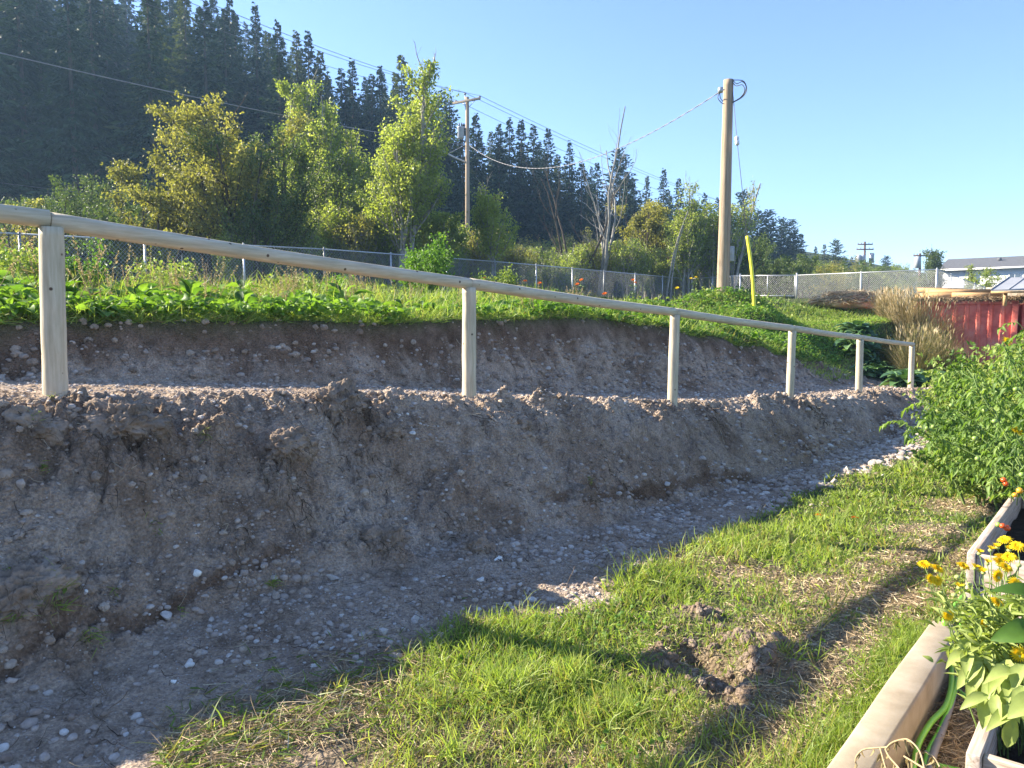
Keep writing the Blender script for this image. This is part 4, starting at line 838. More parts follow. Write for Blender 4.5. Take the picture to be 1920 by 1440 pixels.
for px, py, kd, lb in SKY:
    Y = front_Y(px) * (1.16 if px < 700 else 1.08 if px < 1300 else 1.0); p = at(px, py, Y)
    g = gzf(p.x, p.y); h = p.z - g
    if h > 34 or h < 9:
        for m_ in np.linspace(.9, 2.4, 40):
            p = at(px, py, front_Y(px) * m_); h = p.z - gzf(p.x, p.y)
            if 9 <= h <= 30: break
    add_conifer(p.x, p.y, max(h, 5), kd, lb, None, .8 if h > 25 else 1.0 if px < 1380 else 1.15)
cnt = 0
for row in range(13):
    px = -210.0 + 20 * (row % 2)
    while px < 1680:
        m_ = (1, 1.1, 1.2, 1.32, 1.45, 1.6, 1.78, 1.95, 2.15, 2.35, 2.6, 2.9, 3.2)[row] + rng.uniform(-.03, .03); Y = front_Y(px) * m_; p = at(px, 500, Y); g = gzf(p.x, p.y)
        topz = at(px, float(np.interp(px, TLX, TLY)) + rng.uniform(8, 55), Y).z
        h = rng.uniform(25, 34) if px < 620 else rng.uniform(17, 27) * (1.0 if px < 1200 else .72)
        if px > 1380: h *= .8
        h = min(h, topz - g)
        if h > 7 and (row < 5 or px < 750) and cnt < 255 and (px < 1300 or row < 3):
            add_conifer(p.x, p.y, h); cnt += 1
        px += (100 if px < 620 else 72) * rng.uniform(.75, 1.3) * (76 / Y + .25) 
print('conifers', cnt)
# ---------------------------------------------------------------- broadleaved trees
def broadleaf(name, x, y, h, rad, mat, label, cat='tree', leaves=7000, lsize=.13, stems=3, upright=.6, shape='round', group=None, seed=0, bark='palebark', base=.1, skirt=True, lean=(0, 0), gap=.35, z0=None):
    r = np.random.default_rng(seed); root = thing(name, (x, y, gzf(x, y) if z0 is None else z0), label, cat, group)
    tb = Buf(); ends = []
    def limb(p, d, L, rr, lvl):
        n = 6; pts = [np.array(p, float)]; dd = np.array(d, float)
        for i in range(n): dd = unit(dd + r.normal(0, .10 if (lvl or upright < .7) else .045, 3) + np.array([0, 0, (.06 if (lvl or upright < .7) else .12) * upright])); pts.append(pts[-1] + dd * L / n)
        pts = np.array(pts); add_tube(tb, pts, np.linspace(rr, rr * .35, n + 1), 6 if lvl == 0 else 4, cap=False)
        if lvl >= 1: ends.append((pts, L, lvl))
        elif upright >= .7: ends.append((pts, L * .5, lvl))
        if lvl < 2:
            m = (int(r.integers(7, 11)) if upright < .7 else int(r.integers(22, 30))) if lvl == 0 else int(r.integers(3, 6))
            for k in range(m):
                u = r.uniform(.12 + base if lvl == 0 else .25, 1); i = min(int(u * n), n - 1); q = pts[i] + (pts[i + 1] - pts[i]) * (u * n - i)
                a = r.uniform(0, 6.283); sidev = np.array([math.cos(a), math.sin(a), 0]); dn = unit(dd * upright + sidev * (1.15 - upright * .7) + np.array([0, 0, .25]))
                LL = L * (.62 if lvl == 0 else .5) * ((1.15 - .75 * u) if upright < .7 else (1.0 - .72 * u)) * r.uniform(.7, 1.2)
                if lvl == 0: LL = min(LL, rad * (1.25 if upright < .7 else 1.5 - 1.0 * u) / max(.35, math.hypot(dn[0], dn[1])))
                limb(q, dn, LL, rr * .42 * (1.1 - .6 * u), lvl + 1)
    for k in range(stems):
        a = r.uniform(0, 6.283); off = rad * .25 * math.sqrt(r.uniform()) if stems > 1 else 0
        sp_ = ((rad / h) * (.75 if upright < .7 else .38)) if stems > 1 else .01
        d = unit(np.array([math.cos(a) * sp_ + lean[0], math.sin(a) * sp_ + lean[1], 1.0]))
        limb((math.cos(a) * off, math.sin(a) * off, -.2), d, h * (1 if k == 0 else r.uniform(.72, .98)), .018 * h * (.8 if stems > 1 else 1), 0)
    tb.build('trunk', M[bark], root)
    wts = np.array([e[1] * (1 if e[2] == 1 else 1.3) for e in ends]); wts /= wts.sum(); leaves = int(leaves * 1.35); ci = r.choice(len(ends), size=leaves, p=wts)
    E = np.array([e[0] for e in ends]); u = r.uniform(.15, 1, leaves) ** .8 * 6; i0 = np.minimum(u.astype(int), 5); f = (u - i0)[:, None]
    P = E[ci, i0] * (1 - f) + E[ci, i0 + 1] * f
    spread = .036 * h ** .5 * 1.6 + .06; lsize *= .88; leaves = int(leaves * 1.0); P = P + r.normal(0, spread * .55, (leaves, 3))
    dens = vn3(P * (1.1) + seed, seed); keep = dens > -gap * 1.6 - .1; keep &= P[:, 2] > .1; keep &= P[:, 2] < h * 1.02; P = P[keep]; n = len(P)
    tint = .45 + .22 * vn3(P * .7 + 31 + seed, seed + 3) + r.normal(0, .16, n)
    b = Buf(); place(b, QUADL, P, unit(r.normal(size=(n, 3)) + np.array([0, 0, -.4])), r.normal(size=(n, 3)) + np.array([0, 0, .6]), r.uniform(.7, 1.3, n) * lsize, r.uniform(.6, 1.0, n) * lsize * .85, tint)
    b.build('crown', M[mat], root, smooth=False); return root
def bl(px, pyt, Y, radpx, mat, label, **k):
    p = at(px, pyt, Y); g = gzf(p.x, p.y); return broadleaf(k.pop('name', 'tree'), p.x, p.y, p.z - g, radpx / FPX * Y, mat, label, seed=int(px + Y), **k)
bl(412, 203, 30, 95, 'autumn', 'big yellowing bushy tree in front of the dark forest', leaves=15000, lsize=.15, stems=5, upright=.55, bark='bark')
bl(290, 300, 29, 50, 'autumn', 'lower yellow green lobe of bush at the left foot of the yellowing tree', leaves=6500, lsize=.15, stems=4, upright=.5, bark='bark', cat='bush', name='bush')
bl(478, 262, 29, 70, 'bushleaf', 'duller brownish green bush between the yellowing tree and the poplars', leaves=10000, lsize=.12, stems=6, upright=.6, bark='bark', cat='bush', name='bush')
bl(556, 168, 35.5, 34, 'birchleaf', 'slender pale poplar with a spire top, leftmost of the poplars', leaves=5500, lsize=.15, stems=1, upright=.9, name='poplar_tree')
bl(603, 160, 35, 42, 'birchleaf', 'slender pale poplar with the tallest spire of the left poplars', leaves=7500, lsize=.15, stems=2, upright=.9, name='poplar_tree')
bl(650, 228, 35, 42, 'birchleaf', 'shorter pale poplar in the middle of the poplar row', leaves=6500, lsize=.14, stems=2, upright=.85, name='poplar_tree')
bl(690, 245, 35.5, 38, 'birchleaf', 'pale poplar left of the tallest yellow green poplar', leaves=5500, lsize=.14, stems=2, upright=.85, name='poplar_tree')
bl(742, 135, 31.5, 60, 'birchleaf', 'tallest yellow green poplar with an open ragged top', leaves=15000, lsize=.15, stems=4, upright=.75, name='poplar_tree')
bl(805, 400, 33, 36, 'birchleaf', 'leafy poplar shoots right of the tallest yellow green poplar', leaves=6000, lsize=.14, stems=4, upright=.6, name='poplar_tree')
bl(925, 343, 33, 32, 'birchleaf', 'small narrow poplar right of the street pole', leaves=4200, lsize=.14, stems=1, upright=.8, name='poplar_tree')
bl(600, 330, 33.5, 60, 'birchleaf', 'low dense poplar regrowth below the left poplars', leaves=7000, lsize=.12, stems=6, upright=.6, cat='bush', name='bush')
bl(700, 345, 33.5, 60, 'birchleaf', 'low dense regrowth below the tallest poplar', leaves=7000, lsize=.12, stems=6, upright=.6, cat='bush', name='bush')
bl(120, 333, 33, 70, 'bushleaf', 'dull dark green bush below the forest at the left', leaves=8000, lsize=.12, stems=6, upright=.55, bark='bark', cat='bush', name='bush')
bl(20, 370, 30, 35, 'autumn', 'small yellowing bush at the left edge above the handrail', leaves=3000, lsize=.13, stems=4, upright=.5, bark='bark', cat='bush', name='bush')
bl(225, 385, 28, 45, 'bushleaf', 'low green bush left of the speed sign', leaves=3500, lsize=.12, stems=5, upright=.5, cat='bush', name='bush', bark='bark')
bl(1190, 385, 50, 42, 'autumn', 'orange tinged young maple right of the bare dead tree', leaves=5000, lsize=.2, stems=3, upright=.6, bark='bark')
bl(1245, 388, 52, 40, 'autumn', 'olive green round tree left of the white stemmed saplings', leaves=5000, lsize=.2, stems=3, upright=.55, bark='bark')
bl(1305, 348, 46, 30, 'birchleaf', 'tall thin pale sapling left of the tall bare pole', leaves=2600, lsize=.16, stems=2, upright=.9, name='poplar_tree', gap=.15)
bl(1375, 330, 46, 24, 'birchleaf', 'very thin pale sapling showing right of the tall bare pole', leaves=1800, lsize=.16, stems=2, upright=.95, name='poplar_tree', gap=.1)
bl(1330, 385, 47, 48, 'birchleaf', 'pale green alder thicket behind the tall bare pole', leaves=9000, lsize=.16, stems=7, upright=.75, cat='bush', name='bush')
bl(1285, 395, 46, 36, 'birchleaf', 'pale green alder thicket between the leaning white stems', leaves=6500, lsize=.16, stems=6, upright=.75, cat='bush', name='bush')
bl(1395, 440, 50, 40, 'bushleaf', 'mid green bush behind the yellow guard tube', leaves=5500, lsize=.17, stems=6, upright=.6, cat='bush', name='bush', bark='bark')
bl(1460, 462, 55, 42, 'bushleaf', 'green bush behind the middle of the gate', leaves=5000, lsize=.18, stems=6, upright=.5, cat='bush', name='bush', bark='bark')
bl(1520, 478, 58, 42, 'bushleaf', 'green bush behind the fence right of the gate', leaves=5000, lsize=.18, stems=6, upright=.5, cat='bush', name='bush', bark='bark')
bl(1565, 500, 52, 30, 'autumn', 'brownish low bush behind the fence above the straw mound', leaves=2500, lsize=.17, stems=5, upright=.5, cat='bush', name='bush', bark='bark')
bl(1625, 487, 75, 32, 'bushleaf', 'low trees below the distant pole with two crossarms', leaves=4000, lsize=.25, stems=6, upright=.5, bark='bark')
bl(1755, 470, 70, 22, 'bushleaf', 'loose grey green tree just left of the grey roofed building', leaves=3500, lsize=.2, stems=3, upright=.7, bark='bark')
bl(1822, 497, 56, 10, 'birchleaf', 'small narrow tree in front of the white building', leaves=1200, lsize=.14, stems=2, upright=.7, bark='bark')
bl(1852, 503, 52, 18, 'birchleaf', 'round shrub in front of the white building', leaves=2200, lsize=.13, stems=5, upright=.5, cat='bush', name='bush', bark='bark')
def near_mark(px, marks): return min(marks, key=lambda q: abs(q[0] - px))[1]
# thicket of young shoots along the road, beyond the fence
pro = []
for i in range(4): pro.append(broadleaf('bush', 500 + i * 10, -40, 2.6, 1.1, ['birchleaf', 'autumn', 'paleleaf', 'bushleaf'][i], 'x', 'bush', 3000, .11, 6, .75, seed=900 + i, z0=0.0))
for i in range(4): pro.append(broadleaf('bush', 500 + i * 10, -60, 5.5, 2.0, ['bushleaf', 'autumn', 'bushleaf', 'birchleaf'][i], 'x', 'bush', 6000, .15, 6, .6, seed=950 + i, z0=0.0, bark='bark'))
first = [True] * 8
def put(i, x, y, sc, lb, grp):
    if first[i]:
        first[i] = False; o = pro[i]; o.location = (x, y, gzf(x, y)); o.rotation_euler.z = rng.uniform(0, 6); o.scale = (sc,) * 3; o['label'] = lb; o['group'] = grp
    else: dup(pro[i], (x, y, gzf(x, y)), rng.uniform(0, 6), sc, lb, grp)
for k in range(78):
    px = 430 + (k % 58) * 15.5 + (8 if k > 57 else 0) + rng.uniform(-8, 8); Y = float(np.interp(px, [430, 900, 1300], [27, 37, 50])) + rng.uniform(0, 3.5); p = at(px, 500, Y)
    put(int(rng.choice([0, 0, 2, 1, 0])), p.x, p.y, rng.uniform(.75, 1.5), 'leafy young shoots behind the chain link fence, ' + near_mark(px, ((480, 'below the brownish bush'), (600, 'below the left poplars'), (740, 'below the tallest poplar'), (870, 'at the foot of the street pole'), (960, 'right of the small narrow poplar'), (1070, 'below the brown dead tree'), (1150, 'below the tall bare dead tree'), (1240, 'below the leaning birch stems'), (1330, 'left of the tall bare pole'))), 'young shoots behind the chain link fence')
for k in range(40):
    px = rng.uniform(840, 1680); Y = float(np.interp(px, [800, 1680], [54, 92])) + rng.uniform(0, 18); p = at(px, 500, Y)
    put(int(rng.choice([7, 5, 7, 4, 7, 6])), p.x, p.y, rng.uniform(.7, 1.25), 'round bush below the conifers, ' + near_mark(px, ((880, 'behind the street pole'), (960, 'behind the small narrow poplar'), (1060, 'behind the brown dead tree'), (1130, 'behind the tall bare dead tree'), (1220, 'behind the orange tinged maple'), (1330, 'behind the tall bare pole'), (1420, 'behind the yellow guard tube'), (1500, 'behind the right end of the gate'), (1580, 'behind the straw mound'), (1660, 'under the distant two armed pole'))), 'bushes along the foot of the wooded hill')
for k in range(22):
    px = rng.uniform(-60, 860); Y = float(np.interp(px, [0, 860], [42, 60])) + rng.uniform(0, 12); p = at(px, 500, Y)
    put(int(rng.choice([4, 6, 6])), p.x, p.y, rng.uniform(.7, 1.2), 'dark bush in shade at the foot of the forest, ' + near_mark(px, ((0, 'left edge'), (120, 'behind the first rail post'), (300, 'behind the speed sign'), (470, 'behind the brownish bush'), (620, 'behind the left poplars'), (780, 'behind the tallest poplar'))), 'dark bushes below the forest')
for i in range(8):
    if first[i]:
        for c in list(pro[i].children_recursive): bpy.data.objects.remove(c)
        bpy.data.objects.remove(pro[i])
# ---------------------------------------------------------------- bare dead trees and leaning white stems
def bare(px, pyt, Y, label, stems, seed, spread=.12, mat='palebark', rr=.09, splits=4, lean=0):
    r = np.random.default_rng(seed); p = at(px, pyt, Y); g = gzf(p.x, p.y); h = p.z - g; root = thing('dead_tree', (p.x, p.y, g), label, 'tree'); tb = Buf(); bb = Buf()
    def grow(b, q, d, L, r0, lvl):
        n = 9; pts = [np.array(q, float)]; dd = np.array(d, float)
        for i in range(n): dd = unit(dd + r.normal(0, .09 + .05 * lvl, 3) + np.array([0, 0, .07 if lvl == 0 else .10])); pts.append(pts[-1] + dd * L / n)
        pts = np.array(pts); add_tube(b, pts, np.linspace(r0, r0 * .25, n + 1), 5, cap=False)
        if lvl < 3:
            for k in range(splits if lvl < 2 else 2):
                i = int(r.integers(2 if lvl == 0 else 2, n)); a = r.uniform(0, 6.283)
                grow(bb, pts[i], unit(dd * .7 + np.array([math.cos(a), math.sin(a), .2]) * .55), L * r.uniform(.28, .5) * (1.1 - i / n * .5), r0 * .42 * (1 - .6 * i / n), lvl + 1)
    for k in range(stems):
        a = r.uniform(0, 6.283); grow(tb, (0, 0, -.2), unit(np.array([math.cos(a) * spread + lean, math.sin(a) * spread, 1])), h * (1 if k == 0 else r.uniform(.6, .95)), rr, 0)
    tb.build('trunk', M[mat], root); bb.build('branches', M[mat], root); return root
bare(1126, 192, 46, 'tall bare dead tree with pale forked stems against the sky', 4, 21, .10, rr=.12)
bare(1071, 300, 46, 'darker bare dead tree with broken brown stems left of the tall bare tree', 3, 24, .07, 'bark', .11)
bare(1040, 440, 44, 'low arching bare branch beside the dead trees', 2, 29, .5, rr=.05)
for i, (px, pt_, lb, ln) in enumerate(((1290, 395, 'leaning white birch stem left of the tall bare pole', .45), (1283, 420, 'second leaning white stem crossing the first', .35))):
    Y = 45; a = np.array(at(1249 + i * 8, 530, Y)); a[2] = gzf(a[0], a[1]); c = np.array(at(px, pt_, Y)); b = Buf(); add_tube(b, smooth_path([a * 0, (c - a) * .5 + (-.15, 0, .25), c - a], 12), np.linspace(.06, .025, 12), 7)
    rt_ = thing('birch_stem', tuple(a), lb, 'tree'); b.build('trunk', M['palebark'], rt_)
# ---------------------------------------------------------------- white building with grey roof
M['siding'] = simple('white_siding', [(.3, (.66, .67, .68)), (.7, (.78, .78, .77))], 2, .7, .2, .3, .01, (.2, .2, 14))
M['shingle'] = simple('grey_shingles', [(.3, (.095, .095, .10)), (.7, (.155, .155, .16))], 3, .9, .1, .5, .02, (1, 1, 3))
M['glass'] = simple('window_glass', [(.3, (.05, .07, .10)), (.7, (.09, .12, .16))], 1, .08, .8, 0, .001)
YB = 118.0; c0 = at(1768, 507, YB + 4); c1 = at(1990, 500, YB - 6); base = 1.0
bd = thing('apartment_building', (c0.x, c0.y, base), 'long white building with a grey shingled roof at the right edge', 'building'); C0 = np.array(c0); bvec = np.array(c1) - C0; bvec[2] = 0; bl_ = np.linalg.norm(bvec); bdir = bvec / bl_; bl_ = bl_ + 6; bn = np.array([-bdir[1], bdir[0], 0]); ev = c0.z - base; RB = np.stack([bdir, bn, [0, 0, 1]], 1)
def bp(u, v, z): return bdir * u + bn * v + np.array([0, 0, z])
b = Buf(); add_box(b, bp(bl_ / 2, 6, ev / 2), (bl_, 12, ev), rot=RB); b.build('wall', M['siding'], bd)
b = Buf(); v = np.array([bp(-.6, -.6, ev), bp(bl_ + 1, -.6, ev), bp(bl_ + 1, 6, ev + 1.9), bp(-.6, 6, ev + 1.9), bp(-.6, 12.6, ev), bp(bl_ + 1, 12.6, ev)]); v = np.concatenate([v, v + (0, 0, .22)])
b.add_multi(v, [np.array([(6, 7, 8, 9), (9, 8, 11, 10), (3, 2, 1, 0), (4, 5, 2, 3), (0, 1, 7, 6), (5, 4, 10, 11), (0, 6, 9, 3), (3, 9, 10, 4), (1, 2, 8, 7), (2, 5, 11, 8)])]); rf = b.build('roof', M['shingle'], bd, smooth=False)
for u in (7, 17): b = Buf(); add_box(b, bp(u, 3.5, ev + 1.55), (.5, .5, .5), rot=RB); b.build('vent', M['shingle'], rf)
b = Buf(); add_box(b, bp(bl_ / 2, -.68, ev + .02), (bl_ + 1.4, .14, .28), rot=RB); b.build('gutter', M['signwhite'], bd)
b = Buf(); add_box(b, bp(13.2, -.12, ev / 2), (.35, .2, ev - .1), rot=RB); b.build('downpipe', M['signwhite'], bd)
b = Buf(); add_box(b, bp(12.0, -.07, ev / 2), (2.4, .14, ev - .2), rot=RB); b.build('wall_panel', M['signwhite'], bd)
for u in (4.2, 9.6, 14.6, 16.4):
    for z in (ev - 1.5, ev - 4.3, ev - 7):
        if z < 1: continue
        b = Buf(); add_box(b, bp(u, -.04, z), (1.5, .08, 1.4), rot=RB); wf = b.build('window', M['signwhite'], bd)
        b = Buf(); 
        for dx in (-.36, .36): add_box(b, bp(u + dx, -.085, z), (.62, .03, 1.2), rot=RB)
        b.build('pane', M['glass'], wf, smooth=False)
# ---------------------------------------------------------------- red freight container, timber edging and small roof
M['redsteel'] = simple('red_steel', [(.3, (.48, .09, .065)), (.5, (.68, .16, .115)), (.72, (.72, .27, .20))], 3, .6, .3, .15, .003)
M['timber'] = simple('fresh_timber', [(.3, (.38, .22, .10)), (.7, (.62, .40, .20))], 5, .8, .2, .3, .005, (1, 1, 6))
ca = at(1742, 572, 21.5); cb = at(1903, 563, 20.6); ctop = 2.12; cbase = -.45
cv = np.array([cb.x - ca.x, cb.y - ca.y, 0]); cl = 2.44; cdp = 6.0; cd = unit(cv); cn = np.array([-cd[1], cd[0], 0]); RC = np.stack([cd, cn, [0, 0, 1]], 1)
O = np.array([cb.x, cb.y, 0]) - cd * 2.36
ct = thing('freight_container', tuple(O + (0, 0, cbase)), 'red corrugated steel freight container behind the tomato plants', 'container')
def cp_(u, v, z): return cd * u + cn * v + np.array([0, 0, z - cbase])
H_ = ctop - cbase
b = Buf(); us = []; vs = []; pu = 0.12; per = .278
while pu < cl - .15: us += [pu, pu + .07, pu + .07 + .034, pu + .174 + .034]; vs += [0.01, 0.01, .046, .046]; us[-1] = pu + per - .034; pu += per
z0, z1 = cbase + .15, ctop - .10; V = np.array([cp_(u, w_, z) for u, w_ in zip(us, vs) for z in (z0, z1)]); n = len(us)
b.add(V, [(2 * i, 2 * i + 2, 2 * i + 3, 2 * i + 1) for i in range(n - 1)]); b.build('side_panel', M['redsteel'], ct, smooth=False)
for nm, c, s_ in (('top_rail', (cl / 2, .03, ctop - .05), (cl, .08, .10)), ('bottom_rail', (cl / 2, .03, cbase + .08), (cl, .08, .16)), ('corner_post', (.06, .04, (cbase + ctop) / 2), (.12, .1, H_ - .01)), ('corner_post', (cl - .06, .04, (cbase + ctop) / 2), (.14, .1, H_ - .01)), ('roof', (cl / 2, 3.0, ctop - .06), (cl - .01, 5.9, .06)), ('end_wall', (.03, 3.0, (cbase + ctop) / 2), (.06, 5.85, H_ - .06)), ('end_wall', (cl - .03, 3.0, (cbase + ctop) / 2), (.06, 5.85, H_ - .06)), ('back_wall', (cl / 2, 5.98, (cbase + ctop) / 2), (cl, .06, H_ - .04))):
    b = Buf(); add_box(b, cp_(*c), s_, rot=RC); bevel(b.build(nm, M['redsteel'], ct), .006)
c2 = Buf(); o2 = O + cd * (cl + .12) + cn * .25
ct2 = thing('freight_container', tuple(o2 + (0, 0, cbase)), 'second red container at the right edge, mostly hidden by leaves', 'container')
for nm, c, s_ in (('body', (1.5, 1.2, (cbase + ctop) / 2 - .05), (3, 2.4, H_ - .1)), ('corner_post', (.06, -.03, (cbase + ctop) / 2 - .05), (.12, .06, H_ - .1)), ('top_rail', (1.6, -.03, ctop - .15), (2.96, .05, .1))):
    b = Buf(); add_box(b, cp_(*c), s_, rot=RC); bevel(b.build(nm, M['redsteel'], ct2), .006)
for i in range(9): b = Buf(); add_box(b, cp_(.3 + i * .28, -.012, (cbase + ctop) / 2 - .1), (.13, .024, H_ - .35), rot=RC); b.build('rib', M['redsteel'], ct2)
pk = thing('timber_planks', tuple(O + (0, 0, ctop)), 'weathered orange timber planks and turf lying along the top of the red container', 'planks')
for i, (u0, u1, z, v, th) in enumerate(((0, 1.3, .15, .25, .10), (.2, 1.9, .26, .4, .09), (.9, 2.1, .15, .22, .10), (.05, 1.2, .32, .6, .08))):
    b = Buf(); add_box(b, cd * (u0 + u1) / 2 + cn * v + np.array([0, 0, z]), (u1 - u0, .05, th * 1.5), rot=RC @ np.array([[1, 0, .01 * i], [0, 1, 0], [-.01 * i, 0, 1]])); b.build('plank', M['timber'], pk)
tf = Buf(); n = 9000; u = rng.uniform(-.1, 2.6, n); v = rng.uniform(-.04, .5, n); P = O + cd * u[:, None] + cn * v[:, None]; P[:, 2] = ctop + rng.uniform(0, .10, n); d = rng.normal(size=(n, 3)) * (1, 1, .5) - cn * .5; d[:, 2] -= .2
place(tf, BL[1], P, d, rdir(n, .2, 1), rng.uniform(.06, .2, n), .012, rng.normal(.15, .25, n)); o = tf.build('dry_turf', M['straw']); o.name = 'dry_turf'; tag(o, kind='stuff')
# lean-to roof
M['metalroof'] = simple('standing_seam', [(.3, (.24, .25, .27)), (.7, (.33, .34, .36))], 2, .6, .3, .05, .002, metal=0)
r0 = np.array(at(1858, 546, 20.3)); rt_ = thing('shed_roof', tuple(r0), 'small lean-to with a blue grey standing seam metal roof on top of the container', 'roof')
W = 2.8; q0 = np.zeros(3); q1 = cd * W + (0, 0, .06); up_ = cn * 1.5 + np.array([0, 0, .38]) + cd * .55
b = Buf(); V = np.array([q0, q1, q1 + up_, q0 + up_]); V = np.concatenate([V, V + (0, 0, .035)]); b.add(V, BOXF); b.build('metal_sheet', M['metalroof'], rt_, smooth=False)
for i in range(8): k = i * W / 7; b = Buf(); add_tube(b, np.array([cd * k + (0, 0, .05), cd * k + up_ + (0, 0, .05)]), .016, 4); b.build('seam', M['metalroof'], rt_)
b = Buf(); add_box(b, cd * W / 2 + (0, 0, -.03), (W, .04, .05), rot=RC); b.build('fascia', M['timber'], rt_)
for k in (.35, 1.3, 2.4): b = Buf(); add_box(b, cd * k + cn * .25 + (0, 0, -.2), (.09, .09, .36), rot=RC); b.build('post', M['timber'], rt_)
b = Buf(); add_box(b, cd * W / 2 + cn * 1.3 + (0, 0, -.1), (W, .04, .5), rot=RC); b.build('back_board', M['oldwood'], rt_)
# ---------------------------------------------------------------- vegetation on the raised garden
def plat_pts(n, s0, s1, t0, t1, r0=9, p=.8):
    x, y = samp_st(n, s0, s1, t0, t1); s, t = xy2st(x, y); e = 2.10 + 0.10 * fbm(s, s * 0 + 5, 0.45, 3, 31)
    k = (t > e) & near_keep(x, y, r0, p) & (y > 0); return x[k], y[k]
def blades(b, x, y, hmin, hmax, w_, tint, lean=.35, zl=.5, bias=(0, 0, 0)):
    n = len(x); P = on_ground(x, y); P[:, 2] -= .004; d = rdir(n, zl, 1); d[:, 0] += rng.normal(0, lean, n) + bias[0]; d[:, 1] += rng.normal(0, lean, n) + bias[1]
    L = rng.uniform(hmin, hmax, n); k = rng.integers(0, 4, n)
    for i in range(4):
        q = k == i; place(b, BL[i], P[q], d[q], rdir(q.sum(), -.3, .3), L[q], (w_ * np.clip(np.hypot(x, y) / 5, 1, 3))[q] if not np.isscalar(w_) else w_ * np.clip(np.hypot(x, y) / 5, 1, 3)[q], tint[q])
def plateau_grass():
    b = Buf()
    x, y = plat_pts(60000, -6, 17, 2.0, 7); blades(b, x, y, .08, .30, .005, rng.normal(.72, .22, len(x)) - .35 * (fbm(x, y, 1.2, 2, 301) > .35), bias=(-.1, 0))
    x, y = plat_pts(16000, -6, 16, 1.95, 2.45); blades(b, x, y, .06, .22, .005, rng.normal(.5, .28, len(x)), bias=(.3, -.35), zl=.1)
    x, y = plat_pts(9000, -8, 9, 3.2, 6.5); blades(b, x, y, .2, .50, .006, rng.normal(.5, .3, len(x)), zl=.7)
    x, y = plat_pts(30000, -12, 30, 5, 17, 14); blades(b, x, y, .10, .42, .005, rng.normal(.42, .3, len(x)) * 1.0)
    x, y = samp_st(30000, 15, 26, .2, 6); k = gz(x, y) > .25; x, y = x[k], y[k]; blades(b, x, y, .06, .16, .005, rng.normal(.7, .2, len(x)))
    tag(b.build('long_grass', M['grass']), kind='stuff')
plateau_grass()
def rosette(seed, nl, L, mat='leaf', W=.55, up=.7, name='leafy_weed'):
    r = np.random.default_rng(seed); root = thing(name, (0, 0, 0), 'x', 'weed'); b = Buf(); s_ = Buf(); a = np.arange(nl) * 2.4 + r.normal(0, .25, nl); el = r.uniform(.15, 1, nl) * up
    hs = r.uniform(0, .35, nl) * L * 1.6
    st = r.uniform(.2, .6, nl) * L; d = np.stack([np.cos(a), np.sin(a), np.tan(el)], 1); d = unit(d); P0 = np.stack([np.cos(a) * .01, np.sin(a) * .01, hs], 1); P = P0 + d * st[:, None]
    for p, q in zip(P0, P): add_tube(s_, np.array([p, (p + q) / 2 + (0, 0, .01), q]), .0035, 4, cap=False)
    add_tube(s_, np.array([(0, 0, -.03), (0, 0, hs.max())]), .006, 5)
    d2 = d.copy(); d2[:, 2] -= .35; nn = np.stack([-np.cos(a) * .4, -np.sin(a) * .4, np.ones(nl)], 1) + r.normal(0, .25, (nl, 3))
    Ls = L * r.uniform(.6, 1.15, nl); place(b, LEAF, P, d2, nn, Ls, Ls * W * r.uniform(.8, 1.2, nl), r.normal(.6, .22, nl))
    s_.build('stalk', M['stem'], root); b.build('leaves', M[mat], root); return root
PR = [rosette(i, n_, L, 'leaf', W, up) for i, (n_, L, W, up) in enumerate(((16, .20, .6, .8), (20, .16, .5, 1.0), (12, .26, .75, .7), (22, .12, .5, 1.1), (14, .18, .42, 1.2)))]
PD = [rosette(20 + i, n_, L, 'darkleaf', W, up, 'squash_plant') for i, (n_, L, W, up) in enumerate(((34, .11, .75, 1.0), (40, .095, .7, 1.15)))]
usedp = {}
def putp(o, x, y, sc, lb, cat, grp):
    if o not in usedp: usedp[o] = 1; o.location = (x, y, gzf(x, y)); o.scale = (sc,) * 3; o.rotation_euler.z = rng.uniform(0, 6); o['label'] = lb; o['category'] = cat; o['group'] = grp
    else: o = dup(o, (x, y, gzf(x, y)), rng.uniform(0, 6), sc, lb, grp); o['category'] = cat
EDGE_L = 'broad leaved green weed in the lush strip above the upper cut, left half'
for k in range(130):
    s, t = rng.uniform(-2.2, 5.5), 2.12 + abs(rng.normal(0, 1.3)); 
    if s > 3 and rng.uniform() < .4: continue
    x, y = st2xy(s, t); putp(PR[int(rng.integers(0, 5))], float(x), float(y), rng.uniform(.5, .8) + .6 * min(1.3, t - 2.1), 'broad leaved weed ' + ('on the edge of the cut, ' if t < 2.55 else 'back from the cut, ') + ('left of the first post' if s < -.4 else 'left part of the first rail span' if s < 1.3 else 'middle of the first rail span' if s < 3 else 'near the second rail post'), 'weed', 'broad leaved weeds above the cut')
for k in range(70):
    s, t = rng.uniform(6, 16), 2.12 + abs(rng.normal(0, 1.2)); x, y = st2xy(s, t)
    putp(PR[int(rng.choice([0, 1, 3, 3]))], float(x), float(y), rng.uniform(.8, 1.3), 'low leafy vegetable above the upper cut, ' + ('between the second and third rail posts' if s < 8 else 'above the third rail post' if s < 10.5 else 'above the fourth rail post' if s < 13 else 'above the last two rail posts'), 'plant', 'low vegetables in the raised garden')
for k in range(120):
    px = rng.uniform(1590, 1800); Y = rng.uniform(16.9, 20.6); p = at(px, 700, Y)
    if px < 1690 and Y < 18.3: continue
    putp(PD[k % 2], p.x, p.y, rng.uniform(1.6, 3.2), 'dark leafy plant beyond the last post, ' + ('left of it' if px < 1680 else 'just behind it' if px < 1735 else 'by the dry grass'), 'plant', 'dark leafy plants at the end of the ramp')
